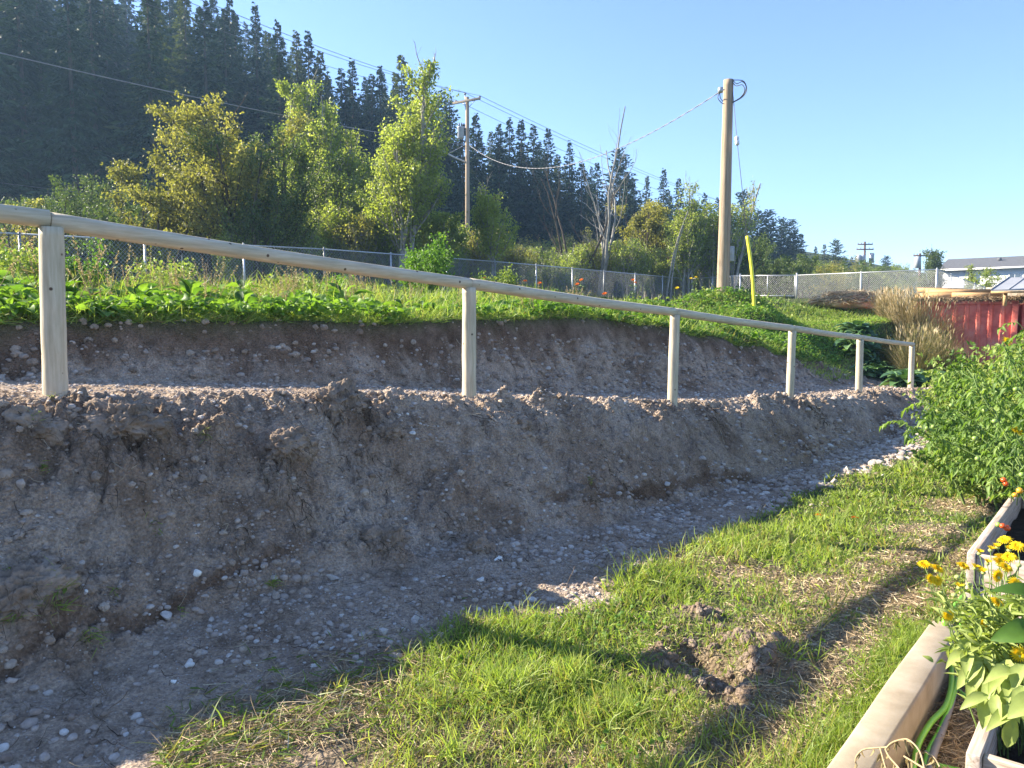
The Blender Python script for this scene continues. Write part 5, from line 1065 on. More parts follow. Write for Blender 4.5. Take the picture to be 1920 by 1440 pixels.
def leafmass(label_kind, n, s0, s1, t0, t1, L, hgt, mat, name, cond=None, mu=.55, r0=11):
    b = Buf(); x, y = plat_pts(n, s0, s1, t0, t1, r0)
    if cond is not None: k = cond(x, y); x, y = x[k], y[k]
    n = len(x); P = on_ground(x, y); hh = hgt * (.6 + .5 * fbm(x, y, 1.3, 2, 333)); P[:, 2] += np.clip(hh, .03, 9) * rng.uniform(.15, 1, n) ** .6
    d = rdir(n, -.25, .5); Lr = L * rng.uniform(.6, 1.3, n); place(b, LEAF, P, d, rdir(n, .25, 1), Lr, Lr * .6, rng.normal(mu, .22, n)); tag(b.build(name, M[mat]), kind='stuff')
leafmass('', 26000, 5.3, 19, 1.9, 6.5, .085, .22, 'leaf', 'ground_cover', None, .5)
leafmass('', 9000, -3, 4.5, 1.95, 4.5, .10, .26, 'leaf', 'ground_cover', None, .7, 8)
leafmass('', 5000, 4, 24, 4, 10, .09, .35, 'paleleaf', 'yellow_green_foliage', lambda x, y: fbm(x, y, .6, 2, 340) > 0, .5)
leafmass('', 16000, 14.5, 27, 1.2, 10, .075, .10, 'leaf', 'clover_cover', lambda x, y: (gz(x, y) > .5), .62, 16)
# tall leafy garden plants behind the edge
p = at(800, 520, 17); 
tall = broadleaf('garden_bush', p.x, p.y, 1.5, .75, 'leaf', 'bright green feathery garden bush in front of the chain link fence', 'plant', 5000, .09, 7, .6, seed=77, bark='stem')
for i, (px, py, Y, h) in enumerate(((60, 490, 9.5, .9), (150, 480, 10.5, .9), (300, 470, 12, .8), (40, 470, 11.5, 1.0), (560, 520, 12, .5), (1010, 530, 20, .8), (930, 535, 16, .7), (620, 505, 15, .8))):
    p = at(px, py, Y); broadleaf('garden_bush', p.x, p.y, h, .35 + .1 * (i % 3), 'leaf' if i % 2 else 'paleleaf', ['light green bushy weed nearest the left edge', 'bushy weed right behind the first rail post', 'bushy weed between the first post and the speed sign', 'tall weed in front of the fence at the left edge', 'low bushy weed under the middle of the first rail span', 'bushy garden plant right of the second rail post', 'flowering garden plant just above the second rail post', 'pale seeding weed near the wooden fence post'][i], 'plant', 1300, .07, 6, .6, seed=200 + i, bark='stem')
dw = None
for k in range(46):
    s, t = rng.uniform(-2, 9), 2.5 + abs(rng.normal(0, 2.2)); x, y = st2xy(s, t)
    if dw is None or k < 4:
        t_ = thing('seeding_weed', (float(x), float(y), gzf(x, y)), 'x', 'weed', 'tall seeding weeds on the terrace'); b = Buf()
        for j in range(6):
            p = wiggle((rng.normal(0, .05), rng.normal(0, .05), 0), (rng.normal(0, .2), rng.normal(0, .2), 1), rng.uniform(.4, .75), 8, .06); add_tube(b, p, np.linspace(.0035, .0012, 9), 4, .6, cap=False)
            m = 46; i = rng.integers(4, 8, m); P = p[i] + (p[i + 1] - p[i]) * rng.uniform(0, 1, (m, 1)); place(b, QUADL, P, rdir(m, 0, 1), rdir(m), rng.uniform(.012, .03, m), .010, rng.normal(.75, .2, m))
            m = 8; i = rng.integers(0, 5, m); place(b, BL[2], p[i], rdir(m, .2, .8), rdir(m, .3, 1), rng.uniform(.08, .2, m), .008, rng.normal(.35, .2, m))
        b.build('stems', M['drygrass'], t_); dwl = dwl + [t_] if dw else [t_]; dw = t_
    else: t_ = dup(dwl[k % len(dwl)], (float(x), float(y), gzf(x, y)), rng.uniform(0, 6), rng.uniform(.7, 1.15))
    t_['label'] = 'tall pale seeding weed on the terrace, ' + ('left of the first post' if s < -.4 else 'behind the first rail span, left part' if s < 1.5 else 'behind the first rail span, right part' if s < 3.2 else 'behind the second rail span' if s < 6.5 else 'behind the third rail span')
# orange marigolds
M['orange'] = leafmat('orange_petals', [(0, (.60, .10, .01)), (.5, (.80, .20, .015)), (1, (.9, .32, .02))], .3, .6, .2, (1.1, .8, .3))
M['yellowp'] = leafmat('yellow_petals', [(0, (.74, .48, .01)), (.5, (.90, .68, .015)), (1, (.95, .80, .05))], .35, .6, .2, (1.1, 1.0, .3))
def flower(mat, R_, cup=.25, rings=2, n=16, center=None):
    b = Buf()
    for j in range(rings):
        a = np.arange(n) * 2 * math.pi / n + j * .2; z = cup + j * .35; d = np.stack([np.cos(a), np.sin(a), np.full(n, z)], 1)
        place(b, LEAFLET, np.zeros((n, 3)) + d * R_ * .12, d, np.stack([-np.cos(a) * .3, -np.sin(a) * .3, np.ones(n)], 1) + rng.normal(0, .1, (n, 3)), R_ * (1 - .22 * j) * rng.uniform(.85, 1.1, n), R_ * .36, rng.normal(.55, .2, n))
    v, f = ICO[1]; b.add(v * (R_ * .3, R_ * .3, R_ * .16) + (0, 0, R_ * .12), f, .15); return b
mg = None
for i, (px, py, Y) in enumerate(((908, 522, 17), (942, 530, 18), (985, 527, 20), (1083, 533, 17.5), (1134, 551, 15.5), (1187, 525, 20), (1191, 530, 20.2), (1090, 525, 18), (1012, 531, 18), (1296, 522, 24), (1270, 540, 20), (1305, 520, 23))):
    p = at(px, py, Y); g = gzf(p.x, p.y); h = max(.2, p.z - g); r_ = thing('marigold', (p.x, p.y, g), ['orange marigold just above the second rail post', 'small orange bloom right of the second rail post', 'orange bloom by a fence post', 'tall orange bloom in front of the dead trees', 'single orange bloom lowest of all, just above the rail', 'left one of the paired tall orange blooms', 'right one of the paired tall orange blooms', 'faint orange bloom behind the tall one', 'small orange bloom among yellow leaves', 'yellow orange bloom left of the tall pole', 'orange bloom above the third rail post', 'yellow bloom nearest the tall bare pole'][i], 'flower', 'orange marigolds in the raised garden')
    b = Buf(); add_tube(b, wiggle((0, 0, 0), (0, 0, 1), h, 5, .04), .006, 5, cap=False); n = 14; hh = rng.uniform(.1, .9, n) * h; place(b, LEAFLET, np.stack([hh * 0, hh * 0, hh], 1), rdir(n, -.1, .4), rdir(n, .5, 1), .12, .05, .6); b.build('stem', M['stem'], r_)
    fb = flower('orange', .055, .3, 3, 12); o = fb.build('bloom', M['orange' if i < 9 else 'yellowp'], r_); o.location = (0, 0, h); o.rotation_euler = (.5, rng.uniform(-.4, .4), 0)
# ---------------------------------------------------------------- straw mound and tall dry ornamental grasses
def mound(px0, px1, py, Y, label):
    a, c = at(px0, py, Y), at(px1, py, Y); cx, cy = (a.x + c.x) / 2, Y; L = abs(c.x - a.x) / 2; g = gzf(cx, cy); topz = at(px0, 549, Y).z - g
    r_ = thing('straw_mound', (cx, cy, g), label, 'mound'); b = Buf(); v, f = ICO[3]; q = v.copy(); q *= (1 + .25 * vn3(v * 3, 5))[:, None]; b.add(q * (L, .9, topz), f, .55); b.build('heap', M['straw'], r_)
    s_ = Buf(); n = 5000; d = rdir(n, 0, 1); P = d * (L, .9, topz) * (1 + .2 * rng.uniform(size=n))[:, None]; place(s_, BL[1], P, rdir(n, -.4, .3), rdir(n), rng.uniform(.1, .35, n), .02, rng.normal(.62, .25, n)); s_.build('loose_straw', M['straw'], r_)
mound(1535, 1660, 560, 27, 'heap of orange brown straw in front of the fence right of the gate')
def tussock(x, y, R_, h, label, n=4200, mu=.6, seed=0):
    r_ = thing('tall_grass_clump', (x, y, gzf(x, y)), label, 'ornamental grass'); b = Buf(); a = rng.uniform(0, 6.283, n); rr = R_ * .55 * np.sqrt(rng.uniform(size=n)); P = np.stack([rr * np.cos(a), rr * np.sin(a), rr * 0 - .05], 1)
    lean = rng.uniform(0, .42, n) * (rr / R_ + .45); d = np.stack([np.cos(a) * lean, np.sin(a) * lean, np.ones(n)], 1) + rng.normal(0, .06, (n, 3)); L = h * rng.uniform(.35, 1.12, n) * (1 - .25 * rr / R_); k = rng.integers(0, 3, n); tn = rng.normal(mu, .3, n)
    for i in range(3):
        q = k == i; nrm = np.stack([-np.cos(a[q]), -np.sin(a[q]), np.full(q.sum(), .2)], 1) * -1; place(b, BL[i], P[q], d[q], -nrm, L[q], .010, tn[q])
    tops = P + unit(d) * L[:, None] * .9; m = n // 5; place(b, QUADL, tops[:m], d[:m] + (0, 0, .2), rdir(m), .16, .035, np.clip(tn[:m] + .25, 0, 1)); b.build('stems', M['drygrass'], r_); return r_
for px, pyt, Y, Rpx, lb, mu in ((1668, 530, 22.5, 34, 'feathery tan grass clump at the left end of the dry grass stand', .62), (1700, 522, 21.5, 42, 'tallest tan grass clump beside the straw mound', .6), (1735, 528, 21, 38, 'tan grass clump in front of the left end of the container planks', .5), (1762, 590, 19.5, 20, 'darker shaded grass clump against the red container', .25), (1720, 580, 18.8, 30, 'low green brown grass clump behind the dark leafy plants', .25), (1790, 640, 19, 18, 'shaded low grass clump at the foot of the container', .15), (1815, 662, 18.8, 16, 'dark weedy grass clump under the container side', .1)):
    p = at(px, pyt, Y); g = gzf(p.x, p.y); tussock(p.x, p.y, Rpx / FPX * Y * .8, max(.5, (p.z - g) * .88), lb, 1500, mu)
for i in range(16):
    px = 1745 + i * 7.2 + rng.uniform(-4, 4); p = at(px, 540 - rng.uniform(0, 14), 27); g = at(px, 562, 27).z
    r_ = thing('dry_weed', (p.x, p.y, g - .5), 'dry tan weed standing behind the planks in front of the white building', 'weed', 'dry weeds behind the container'); b = Buf(); n = 160; P = rng.normal(0, .12, (n, 3)) * (1, 1, 0); place(b, BL[0], P, rdir(n, .8, 1), rdir(n), rng.uniform(.5, 1, n) * (p.z - g + .5), .014, rng.normal(.75, .15, n)); b.build('stems', M['drygrass'], r_)
# ---------------------------------------------------------------- edging beam, raised beds
M['beam'] = simple('edging_concrete', [(.3, (.26, .21, .145)), (.5, (.345, .285, .205)), (.72, (.42, .355, .27))], 5, .85, .2, .25, .003, (1, 1, 1), detail=8, bscale=90)
BD = np.array([.633, .774, 0]); BN = np.array([.774, -.633, 0]); BO = np.array([1.048, 2.47, 0]); RBm = np.stack([BD, BN, [0, 0, 1]], 1)
b = Buf(); nu = 60; u = np.linspace(-2.6, 1.70, nu); prof = [(0, -.25), (0, .085), (.008, .096), (.016, .10), (.121, .10), (.129, .096), (.135, .087), (.135, -.25)]
V = []
for i, uu in enumerate(u):
    dz = .003 * math.sin(uu * 3); ee = .010 if i in (0, nu - 1) else 0
    for (c, z) in prof: V.append(BO + BD * uu + BN * (c + .002 * math.sin(uu * 5 + c * 30)) + np.array([0, 0, z + dz - (ee if z > 0 else 0)]))
V = np.array(V); k = len(prof); F = [(i * k + j, i * k + j + 1, (i + 1) * k + j + 1, (i + 1) * k + j) for i in range(nu - 1) for j in range(k - 1)]
b.add_multi(V, [np.array(F)[:, ::-1], np.array([range(k)]), np.array([list(range((nu - 1) * k, nu * k))[::-1]])]); o = b.build('edging_beam', M['beam'])
for e in o.data.polygons: e.use_smooth = True
o.modifiers.new('e', 'EDGE_SPLIT').split_angle = R(40)
tag(o, 'long pale tan square edging beam between the grass and the raised beds', 'edging')
M['greywood'] = simple('silvered_wood', [(.25, (.26, .21, .17)), (.5, (.44, .385, .33)), (.75, (.60, .55, .50))], 4, .85, .2, .5, .004, (1.2, 1.2, 14))
def woodmat(nm, ax):
    sc_ = [9, 9, 9]; m, t = newmat(nm); tc = N(t, 'ShaderNodeTexCoord'); mp = N(t, 'ShaderNodeMapping'); mp.inputs['Rotation'].default_value = (0, 0, -math.atan2(ax[1], ax[0])); t.links.new(tc.outputs['Object'], mp.inputs[0])
    m2 = N(t, 'ShaderNodeMapping'); m2.inputs['Scale'].default_value = (1.2, 22, 22); t.links.new(mp.outputs[0], m2.inputs[0])
    n = noise_tex(t, 3, 6, .65, m2.outputs[0], .6); n2 = noise_tex(t, 2.5, 3, .6, tc.outputs['Object'])
    c = ramp(t, n, [(.3, (.25, .195, .15)), (.5, (.45, .38, .32)), (.72, (.62, .56, .50))]); c = mix(t, .6, c, ramp(t, n2, [(.35, (.80, .85, .92)), (.62, (1.15, .98, .82))]), 'MULTIPLY')
    out(t, princ(t, c, .85, .2, n, .5, .003).outputs[0]); return m
M['wood_along'] = woodmat('board_along', BD); M['wood_across'] = woodmat('board_across', BN)
M['potsoil'] = simple('potting_soil', [(.3, (.018, .013, .010)), (.6, (.05, .038, .028)), (.8, (.10, .08, .06))], 14, .98, .1, .9, .02)
def bed(corner, Ld, Wd, top, base, label, rows=2):
    r_ = thing('raised_bed', (corner[0], corner[1], base), label, 'planter'); t_ = .04; H = top - base
    def bx(u0, u1, c0, c1, z0, z1, nm, mt, par=r_):
        b = Buf(); add_box(b, BD * (u0 + u1) / 2 + BN * (c0 + c1) / 2 + np.array([0, 0, (z0 + z1) / 2]), (u1 - u0, c1 - c0, z1 - z0), rot=RBm); return bevel(b.build(nm, M[mt], par), .004)
    for i in range(rows):
        z0, z1 = H * i / rows + .003, H * (i + 1) / rows - .003
        bx(.0, Ld, 0, t_, z0, z1 + (.004 if i == rows - 1 else 0), 'side_board', 'wood_along'); bx(.0, Ld, Wd - t_, Wd, z0, z1, 'side_board', 'wood_along')
        bx(.018, .018 + t_, t_ + .002, Wd - t_ - .002, z0, z1 - .006, 'end_board', 'wood_across'); bx(Ld - t_, Ld, t_ + .002, Wd - t_ - .002, z0, z1 - .004, 'end_board', 'wood_across')
    for (u, c) in ((.062, t_ + .003), (Ld - t_ - .048, t_ + .003)): bx(u, u + .045, c, c + .045, 0, H - .06, 'corner_post', 'wood_across')
    b = Buf(); nx = 24; gx, gy = np.meshgrid(np.linspace(t_, Ld - t_, nx), np.linspace(t_, Wd - t_, nx), indexing='ij'); z = H - .15 + .02 * fbm(gx + corner[0], gy, 5, 3, 55)
    Vv = gx[..., None] * BD + gy[..., None] * BN; Vv[..., 2] = z; ii = np.arange(nx * nx).reshape(nx, nx); b.add(Vv.reshape(-1, 3), np.stack([ii[:-1, :-1], ii[:-1, 1:], ii[1:, 1:], ii[1:, :-1]], -1).reshape(-1, 4)); b.build('soil', M['potsoil'], r_); return r_
cf = at(1813, 1036, 3.97); cn_ = at(1811, 1411, 2.225)
bed((cf.x, cf.y), 2.1, 1.1, cf.z, .02, 'weathered wooden raised bed holding the tomato plants', 2)
bed((cn_.x, cn_.y), 1.15, 1.1, cn_.z, -.12, 'weathered wooden raised bed in the bottom right corner', 2)
print('bed tops', cf, cn_)
# ---------------------------------------------------------------- hoses and straw in the gap
def hose(px, r_, mat, label, tint=.5):
    pts = []
    for q in px:
        if len(q) == 3: x_, y_, z_ = q; a = at(x_, y_, 1.0); Yq = (z_ - EYE) / (a.z - EYE); pts.append((a.x * Yq, Yq, z_))
    b = Buf(); add_tube(b, smooth_path(pts, 80), r_, 12); return tag(b.build('garden_hose', M[mat]), label, 'hose')
M['greenhose'] = simple('green_hose', [(.3, (.13, .42, .03)), (.7, (.24, .60, .05))], 6, .35, .5, .05, .001); M['greyhose'] = simple('grey_hose', [(.3, (.16, .16, .17)), (.7, (.24, .23, .24))], 6, .5, .4, .05, .001)
hose([(1690, 1500, -.05), (1712, 1440, -.05), (1722, 1395, -.04), (1745, 1355, -.03), (1772, 1325, -.03), (1783, 1290, -.03), (1784, 1250, -.01), (1781, 1215, .02), (1775, 1180, .08), (1772, 1160, .12), (1800, 1125, .14), (1818, 1105, .12)], .0115, 'greenhose', 'bright green hose rising over the far end of the edging beam')
hose([(1726, 1510, -.07), (1738, 1420, -.07), (1762, 1370, -.06), (1785, 1310, -.05), (1796, 1260, -.05), (1800, 1200, -.04), (1805, 1150, -.03)], .0115, 'greenhose', 'green hose lying against the left side of the grey hose')
hose([(1738, 1530, -.065), (1746, 1430, -.065), (1770, 1360, -.06), (1790, 1290, -.055), (1800, 1220, -.05), (1806, 1170, -.04), (1812, 1120, -.03)], .0145, 'greyhose', 'thick dark grey hose running along the straw gap')
hose([(1790, 1290, -.075), (1812, 1308, -.08), (1832, 1330, -.08), (1850, 1345, -.085), (1880, 1370, -.09)], .0115, 'greenhose', 'green hose crossing the straw towards the near raised bed')
hose([(1735, 1425, -.08), (1760, 1436, -.08), (1800, 1446, -.085)], .0115, 'greenhose', 'short length of green hose in the very bottom right of the straw')
def strawgap():
    b = Buf(); n = 9000; al = rng.uniform(-.9, 2.4, n); ac = rng.uniform(.13, .62, n); P = BO + BD * al[:, None] + BN * ac[:, None]; P[:, 2] = -.10 + rng.uniform(0, .045, n); d = rng.normal(size=(n, 3)) * (1, 1, .16)
    place(b, BL[1], P, d, rdir(n, .3, 1), rng.uniform(.04, .15, n), rng.uniform(.0016, .0034, n), rng.normal(.5, .25, n)); tag(b.build('straw_mulch', M['straw']), kind='stuff')
strawgap()
# ---------------------------------------------------------------- tomato plants
def tomleaf(b, st, p, d, L, r):
    d = unit(np.array(d, float)); n = 6; pts = [np.array(p, float)]; dd = d.copy()
    for i in range(n): dd = unit(dd + np.array([0, 0, -.20]) + r.normal(0, .05, 3)); pts.append(pts[-1] + dd * L / n)
    pts = np.array(pts); add_tube(st, pts, np.linspace(.0022, .0009, n + 1), 3, cap=False)
    P = []; Dv = []; Ls = []; tn = r.normal(.55, .2)
    for i in range(1, n):
        for sg in (-1, 1):
            sd = unit(np.cross(pts[i + 1] - pts[i], [0, 0, 1])) * sg; P.append(pts[i] + (pts[i + 1] - pts[i]) * r.uniform(0, .6)); Dv.append(sd + unit(pts[i + 1] - pts[i]) * .7 + r.normal(0, .15, 3) + np.array([0, 0, -.45])); Ls.append(L * (.30 if i % 2 else .16) * r.uniform(.8, 1.2))
    P.append(pts[-1]); Dv.append(dd + (0, 0, -.2)); Ls.append(L * .38)
    P = np.array(P); Ls = np.array(Ls); m = len(P); place(b, LEAFLET, P, np.array(Dv), np.tile([0, 0, 1.], (m, 1)) + r.normal(0, .35, (m, 3)), Ls, Ls * .5, np.clip(tn + r.normal(0, .1, m), 0, 1))
M['redfruit'] = simple('ripe_tomato', [(.3, (.62, .05, .012)), (.7, (.78, .13, .02))], 3, .25, .5, .03, .001); M['greenfruit'] = simple('green_tomato', [(.3, (.17, .28, .05)), (.7, (.28, .38, .09))], 3, .3, .5, .03, .001); M['orangefruit'] = simple('orange_tomato', [(.3, (.75, .28, .02)), (.7, (.85, .42, .03))], 3, .3, .5, .03, .001)
def tomato(x, y, z, stems, label, seed, leafL=.2, nleaf=13):
    r = np.random.default_rng(seed); root = thing('tomato_plant', (x, y, z), label, 'tomato plant'); st = Buf(); lv = Buf(); allp = []
    for tgt in stems:
        t_ = np.array(tgt) - np.array([x, y, z]); n = 14; k = np.linspace(0, 1, n)[:, None]; hgt = t_[2]; pts = t_ * k; pts[:, 2] = t_[2] * (k[:, 0] ** .8) + .12 * np.sin(k[:, 0] * math.pi) * np.linalg.norm(t_[:2]); pts += np.cumsum(r.normal(0, .009, (n, 3)), 0)
        add_tube(st, pts, np.linspace(.0075, .0025, n), 6, cap=False); L = np.linalg.norm(t_)
        nl = int(nleaf * (L / .8) ** .7)
        for j in range(nl):
            u = .42 + .58 * (j + r.uniform()) / nl; i = min(int(u * (n - 1)), n - 2); p = pts[i] + (pts[i + 1] - pts[i]) * (u * (n - 1) - i); a = j * 2.4 + r.uniform(-.5, .5)
            tomleaf(lv, st, p, (math.cos(a), math.sin(a), r.uniform(.05, .6)), leafL * r.uniform(.65, 1.2) * (1.1 - .35 * u), r)
        allp.append(pts)
    st.build('stem', M['stem'], root); lv.build('leaves', M['tomleaf'], root); return root, allp
def fr(root, pos, r_, mt):
    b = Buf(); v, f = ICO[2]; q = v * (1, 1, .92); b.add(q * r_, f); o = b.build('tomato', M[mt], root); o.location = Vector(pos) - root.location; return o
def A(px, py, Y): return tuple(at(px, py, Y))
zs = cf.z - .15
def inbed(u, c): p = np.array([cf.x, cf.y, 0]) + BD * u + BN * c; return (p[0], p[1], zs)
T = []
T.append(tomato(*inbed(.75, .32), [A(1885, 640, 4.5), A(1935, 620, 4.4), A(1840, 740, 4.6), A(1800, 700, 5.0), A(1910, 780, 4.3), A(1870, 860, 4.4)], 'nearest tall tomato plant at the right edge with thick stems', 41, .17, 13))
T.append(tomato(*inbed(1.2, .30), [A(1790, 770, 5.3), A(1700, 745, 5.4), A(1680, 800, 5.2), A(1760, 720, 5.6), A(1830, 700, 5.4), A(1800, 840, 5.2)], 'tomato plant sending long drooping shoots out over the path', 42, .19, 13))
T.append(tomato(*inbed(1.7, .45), [A(1860, 690, 6.0), A(1810, 680, 6.2), A(1900, 650, 6.0), A(1840, 770, 6.0), A(1780, 800, 6.0), A(1850, 850, 5.9)], 'bushy tomato plant in the middle of the right hand planting', 43, .2, 12))
T.append(tomato(*inbed(1.2, .8), [A(1925, 650, 5.0), A(1900, 600, 5.2), A(1950, 700, 4.9), A(1890, 760, 5.1)], 'tomato plant at the right frame edge reaching above the container foot', 44, .2, 11))
T.append(tomato(*inbed(1.95, .25), [A(1790, 860, 6.3), A(1820, 800, 6.4), A(1760, 900 - 90, 6.4), A(1850, 880, 6.2), A(1890, 820, 6.2)], 'low tomato plant at the far end of the raised bed', 45, .18, 11))
for px, py, Y, r_, mt in ((1882, 900, 4.3, .016, 'redfruit'), (1886, 907, 4.32, .015, 'redfruit'), (1880, 986, 4.15, .016, 'redfruit'), (1888, 990, 4.15, .018, 'redfruit'), (1872, 984, 4.2, .016, 'greenfruit'), (1912, 920, 4.2, .018, 'orangefruit'), (1903, 928, 4.2, .014, 'orangefruit'), (1916, 890, 4.3, .016, 'greenfruit'), (1833, 920 - 60, 4.6, .016, 'greenfruit'), (1828, 822, 4.6, .017, 'greenfruit'), (1846, 770, 4.6, .016, 'greenfruit'), (1865, 930 - 140, 4.4, .015, 'greenfruit')): fr(T[0][0], A(px, py, Y), r_, mt)
for px, py, Y in ((1738, 803, 5.2), (1744, 807, 5.2), (1750, 800, 5.25), (1790, 780, 5.2), (1784, 760, 5.3), (1836, 802, 5.3)): fr(T[1][0], A(px, py, Y), .016, 'greenfruit')
for px, py, Y in ((1860, 690, 5.9), (1845, 720, 5.9), (1870, 735, 5.9), (1905, 730, 5.0), (1820, 780, 5.9)): fr(T[2][0], A(px, py, Y), .018, 'greenfruit')
# taller bushes of the garden behind the tomatoes
def leafbush(px, pyt, Y, radpx, label, mat='tomleaf', n=2600, ls=.09, seed=1, name='garden_bush'):
    p = at(px, pyt, Y); g = gzf(p.x, p.y); return broadleaf(name, p.x, p.y, p.z - g, radpx / FPX * Y, mat, label, 'plant', n, ls, 8, .55, seed=seed, bark='stem', gap=.5)
leafbush(1822, 650, 9.5, 48, 'rounded bright green bush standing alone left of the tomato stems', 'paleleaf', 3800, .075, 5)
leafbush(1870, 640, 9.0, 55, 'green bush behind the tomato plants under the container', 'tomleaf', 3000, .075, 6)
leafbush(1920, 620, 8.5, 60, 'tall bushy plant at the right edge in front of the second container', 'paleleaf', 3000, .075, 7)
leafbush(1850, 760, 7.6, 70, 'dense leafy plants filling the space behind the raised bed', 'tomleaf', 3200, .07, 8)
leafbush(1910, 750, 7.2, 70, 'dense pale leafy plants at the right edge behind the raised bed', 'paleleaf', 3000, .065, 9)
leafbush(1795, 740, 11.5, 38, 'low green plant beside the end of the gravel path', 'tomleaf', 2600, .08, 10)
sf = thing('sunflower', tuple(A(1888, 640, 7)), 'small yellow bloom above the tomato plants in front of the container', 'flower'); fo = flower('yellowp', .045).build('bloom', M['yellowp'], sf); fo.rotation_euler = (1.1, 0, .2)
b = Buf(); add_tube(b, np.array([(0, 0, 0), (0, .05, -.6)]), .006, 5); b.build('stem', M['stem'], sf)
for i, (px, py, Y, lb) in enumerate(((1903, 806, 4.6, 'left bloom of the orange pair in the tomatoes at the right edge'), (1914, 812, 4.6, 'right bloom of the orange pair in the tomatoes at the right edge'))):
    t_ = thing('marigold', A(px, py, Y), lb, 'flower'); fo = flower('yellowp', .026, .4, 3, 14).build('bloom', M['yellowp'], t_); fo.rotation_euler = (1.0, .2 * i, 0); b = Buf(); add_tube(b, np.array([(0, 0, 0), (.02, .03, -.45)]), .003, 5); b.build('stem', M['stem'], t_)
# ---------------------------------------------------------------- calendula in the near bed
M['budgreen'] = simple('seed_head', [(.3, (.30, .36, .10)), (.7, (.46, .50, .18))], 30, .8, .2, .6, .004)
def calendula(px, py, Y, label, tip=.9, R_=.021, mat='yellowp', rootp=None, kind='bloom'):
    p = np.array(at(px, py, Y)); base = np.array(rootp); r_ = thing('calendula', tuple(base), label, 'flower', 'yellow calendula flowers'); q = p - base; b = Buf(); k = np.linspace(0, 1, 12)[:, None]; pts = q * k; pts[:, 2] = q[2] * k[:, 0] ** .75; pts[1:-1] += rng.normal(0, .006, (10, 3)); add_tube(b, pts, np.linspace(.0032, .0016, 12), 5, cap=False); b.build('stem', M['stem'], r_)
    lb_ = Buf(); n = 8; u = rng.uniform(.1, .8, n) * 11; i = u.astype(int); P = pts[i] + (pts[i + 1] - pts[i]) * (u - i)[:, None]; place(lb_, LEAF, P, rdir(n, 0, .8), rdir(n, .3, 1), rng.uniform(.035, .085, n), rng.uniform(.009, .017, n), rng.normal(.5, .2, n)); lb_.build('leaves', M['paleleaf'], r_)
    v, f = ICO[2]; cb_ = Buf(); cb_.add(v * (R_ * .42, R_ * .42, R_ * .34), f, .5); c = cb_.build('calyx', M['budgreen'], r_); c.location = Vector(q)
    if kind == 'bloom':
        o = flower(mat, R_, .22, 3, 20).build('bloom', M[mat], r_); o.location = Vector(q) + Vector((0, 0, R_ * .3)); o.rotation_euler = (tip + .28 + rng.uniform(-.15, .2), rng.uniform(-.3, .3), rng.uniform(-.4, .4))
    elif kind == 'closed':
        o = flower(mat, R_ * .95, 1.6, 2, 12).build('bloom', M[mat], r_); o.location = Vector(q); o.rotation_euler = (.2, rng.uniform(-.3, .3), 0)
    return r_
CF = [(1733, 1062, 2.75, .05, 'open', 'leftmost yellow bloom, over the wheel rut'), (1757, 1070, 2.7, .05, 0, 'larger yellow bloom just right of the leftmost one'), (1744, 1088, 2.65, 1, 2, 'fading orange bloom drooping under the two leftmost blooms'), (1757, 1092, 2.65, 1, 2, 'withered yellow bloom below the second bloom from the left'), (1806, 1065, 2.8, .1, 0, 'yellow bloom touching the corner of the far bed'), (1827, 1066, 2.75, 0, 2, 'small closed yellow bloom on the dark gap of the bed corner'), (1836, 1070, 2.75, 0, 2, 'second of three small blooms in a row at the bed corner'), (1844, 1074, 2.7, 0, 2, 'third and lowest of three small blooms at the bed corner'), (1836, 1038, 2.85, 0, 2, 'round closed bloom at the top of the bed corner'), (1851, 1057, 2.75, 0, 2, 'round orange yellow bud bloom in front of the upper end board'), (1857, 1032, 2.8, 0, 2, 'bloom level with the rim left of the highest bloom'), (1870, 1027, 2.8, 0, 2, 'upright cup shaped bloom beneath the highest bloom'), (1884, 1016, 2.8, .05, 0, 'highest yellow bloom, above the soil of the far bed'), (1892, 1032, 2.75, 0, 2, 'small bloom right of the cup shaped one'), (1908, 1028, 2.7, .1, 0, 'pale yellow bloom at the right edge near the rim'), (1878, 1050, 2.7, .1, 0, 'upper bloom of the stacked cluster'), (1873, 1058, 2.65, .2, 0, 'middle left bloom of the stacked cluster'), (1893, 1049, 2.65, .3, 0, 'bloom right of the stacked cluster'), (1885, 1068, 2.6, .15, 0, 'lowest and largest bloom of the stacked cluster'), (1869, 1083, 2.55, 1.25, 0, 'round bloom facing the camera below the stacked cluster'), (1903, 1099, 2.5, .7, 0, 'big golden bloom above the large dark leaf'), (1869, 1134, 2.45, .35, 0, 'lone golden bloom low in the middle of the plant'), (1777, 1157, 2.5, 1.0, 2, 'orange bloom at the far end of the edging beam'), (1845, 1170, 2.4, 1.2, 2, 'dried brownish orange bloom low on the plant'), (1910, 1230, 2.3, 1.0, 0, 'orange bloom at the right edge low down'), (1798, 1102, 2.6, .5, 2, 'tiny yellow bloom between the seed heads')]
for i, (px, py, Y, tip, kd, lb) in enumerate(CF):
    bx_ = np.clip((px - 1730) / 190, 0, 1); rp = at(1845 + bx_ * 60, 1290 + rng.uniform(-25, 25), 2.47 + rng.uniform(-.05, .12)); rp = (rp.x + rng.uniform(-.03, .03), rp.y, cn_.z - .14)
    calendula(px, py, Y, lb, (tip if tip != 1 else .9), .0235 if kd != 2 else .019, 'yellowp', rp, 'closed' if kd == 2 and tip < .9 else 'bloom')
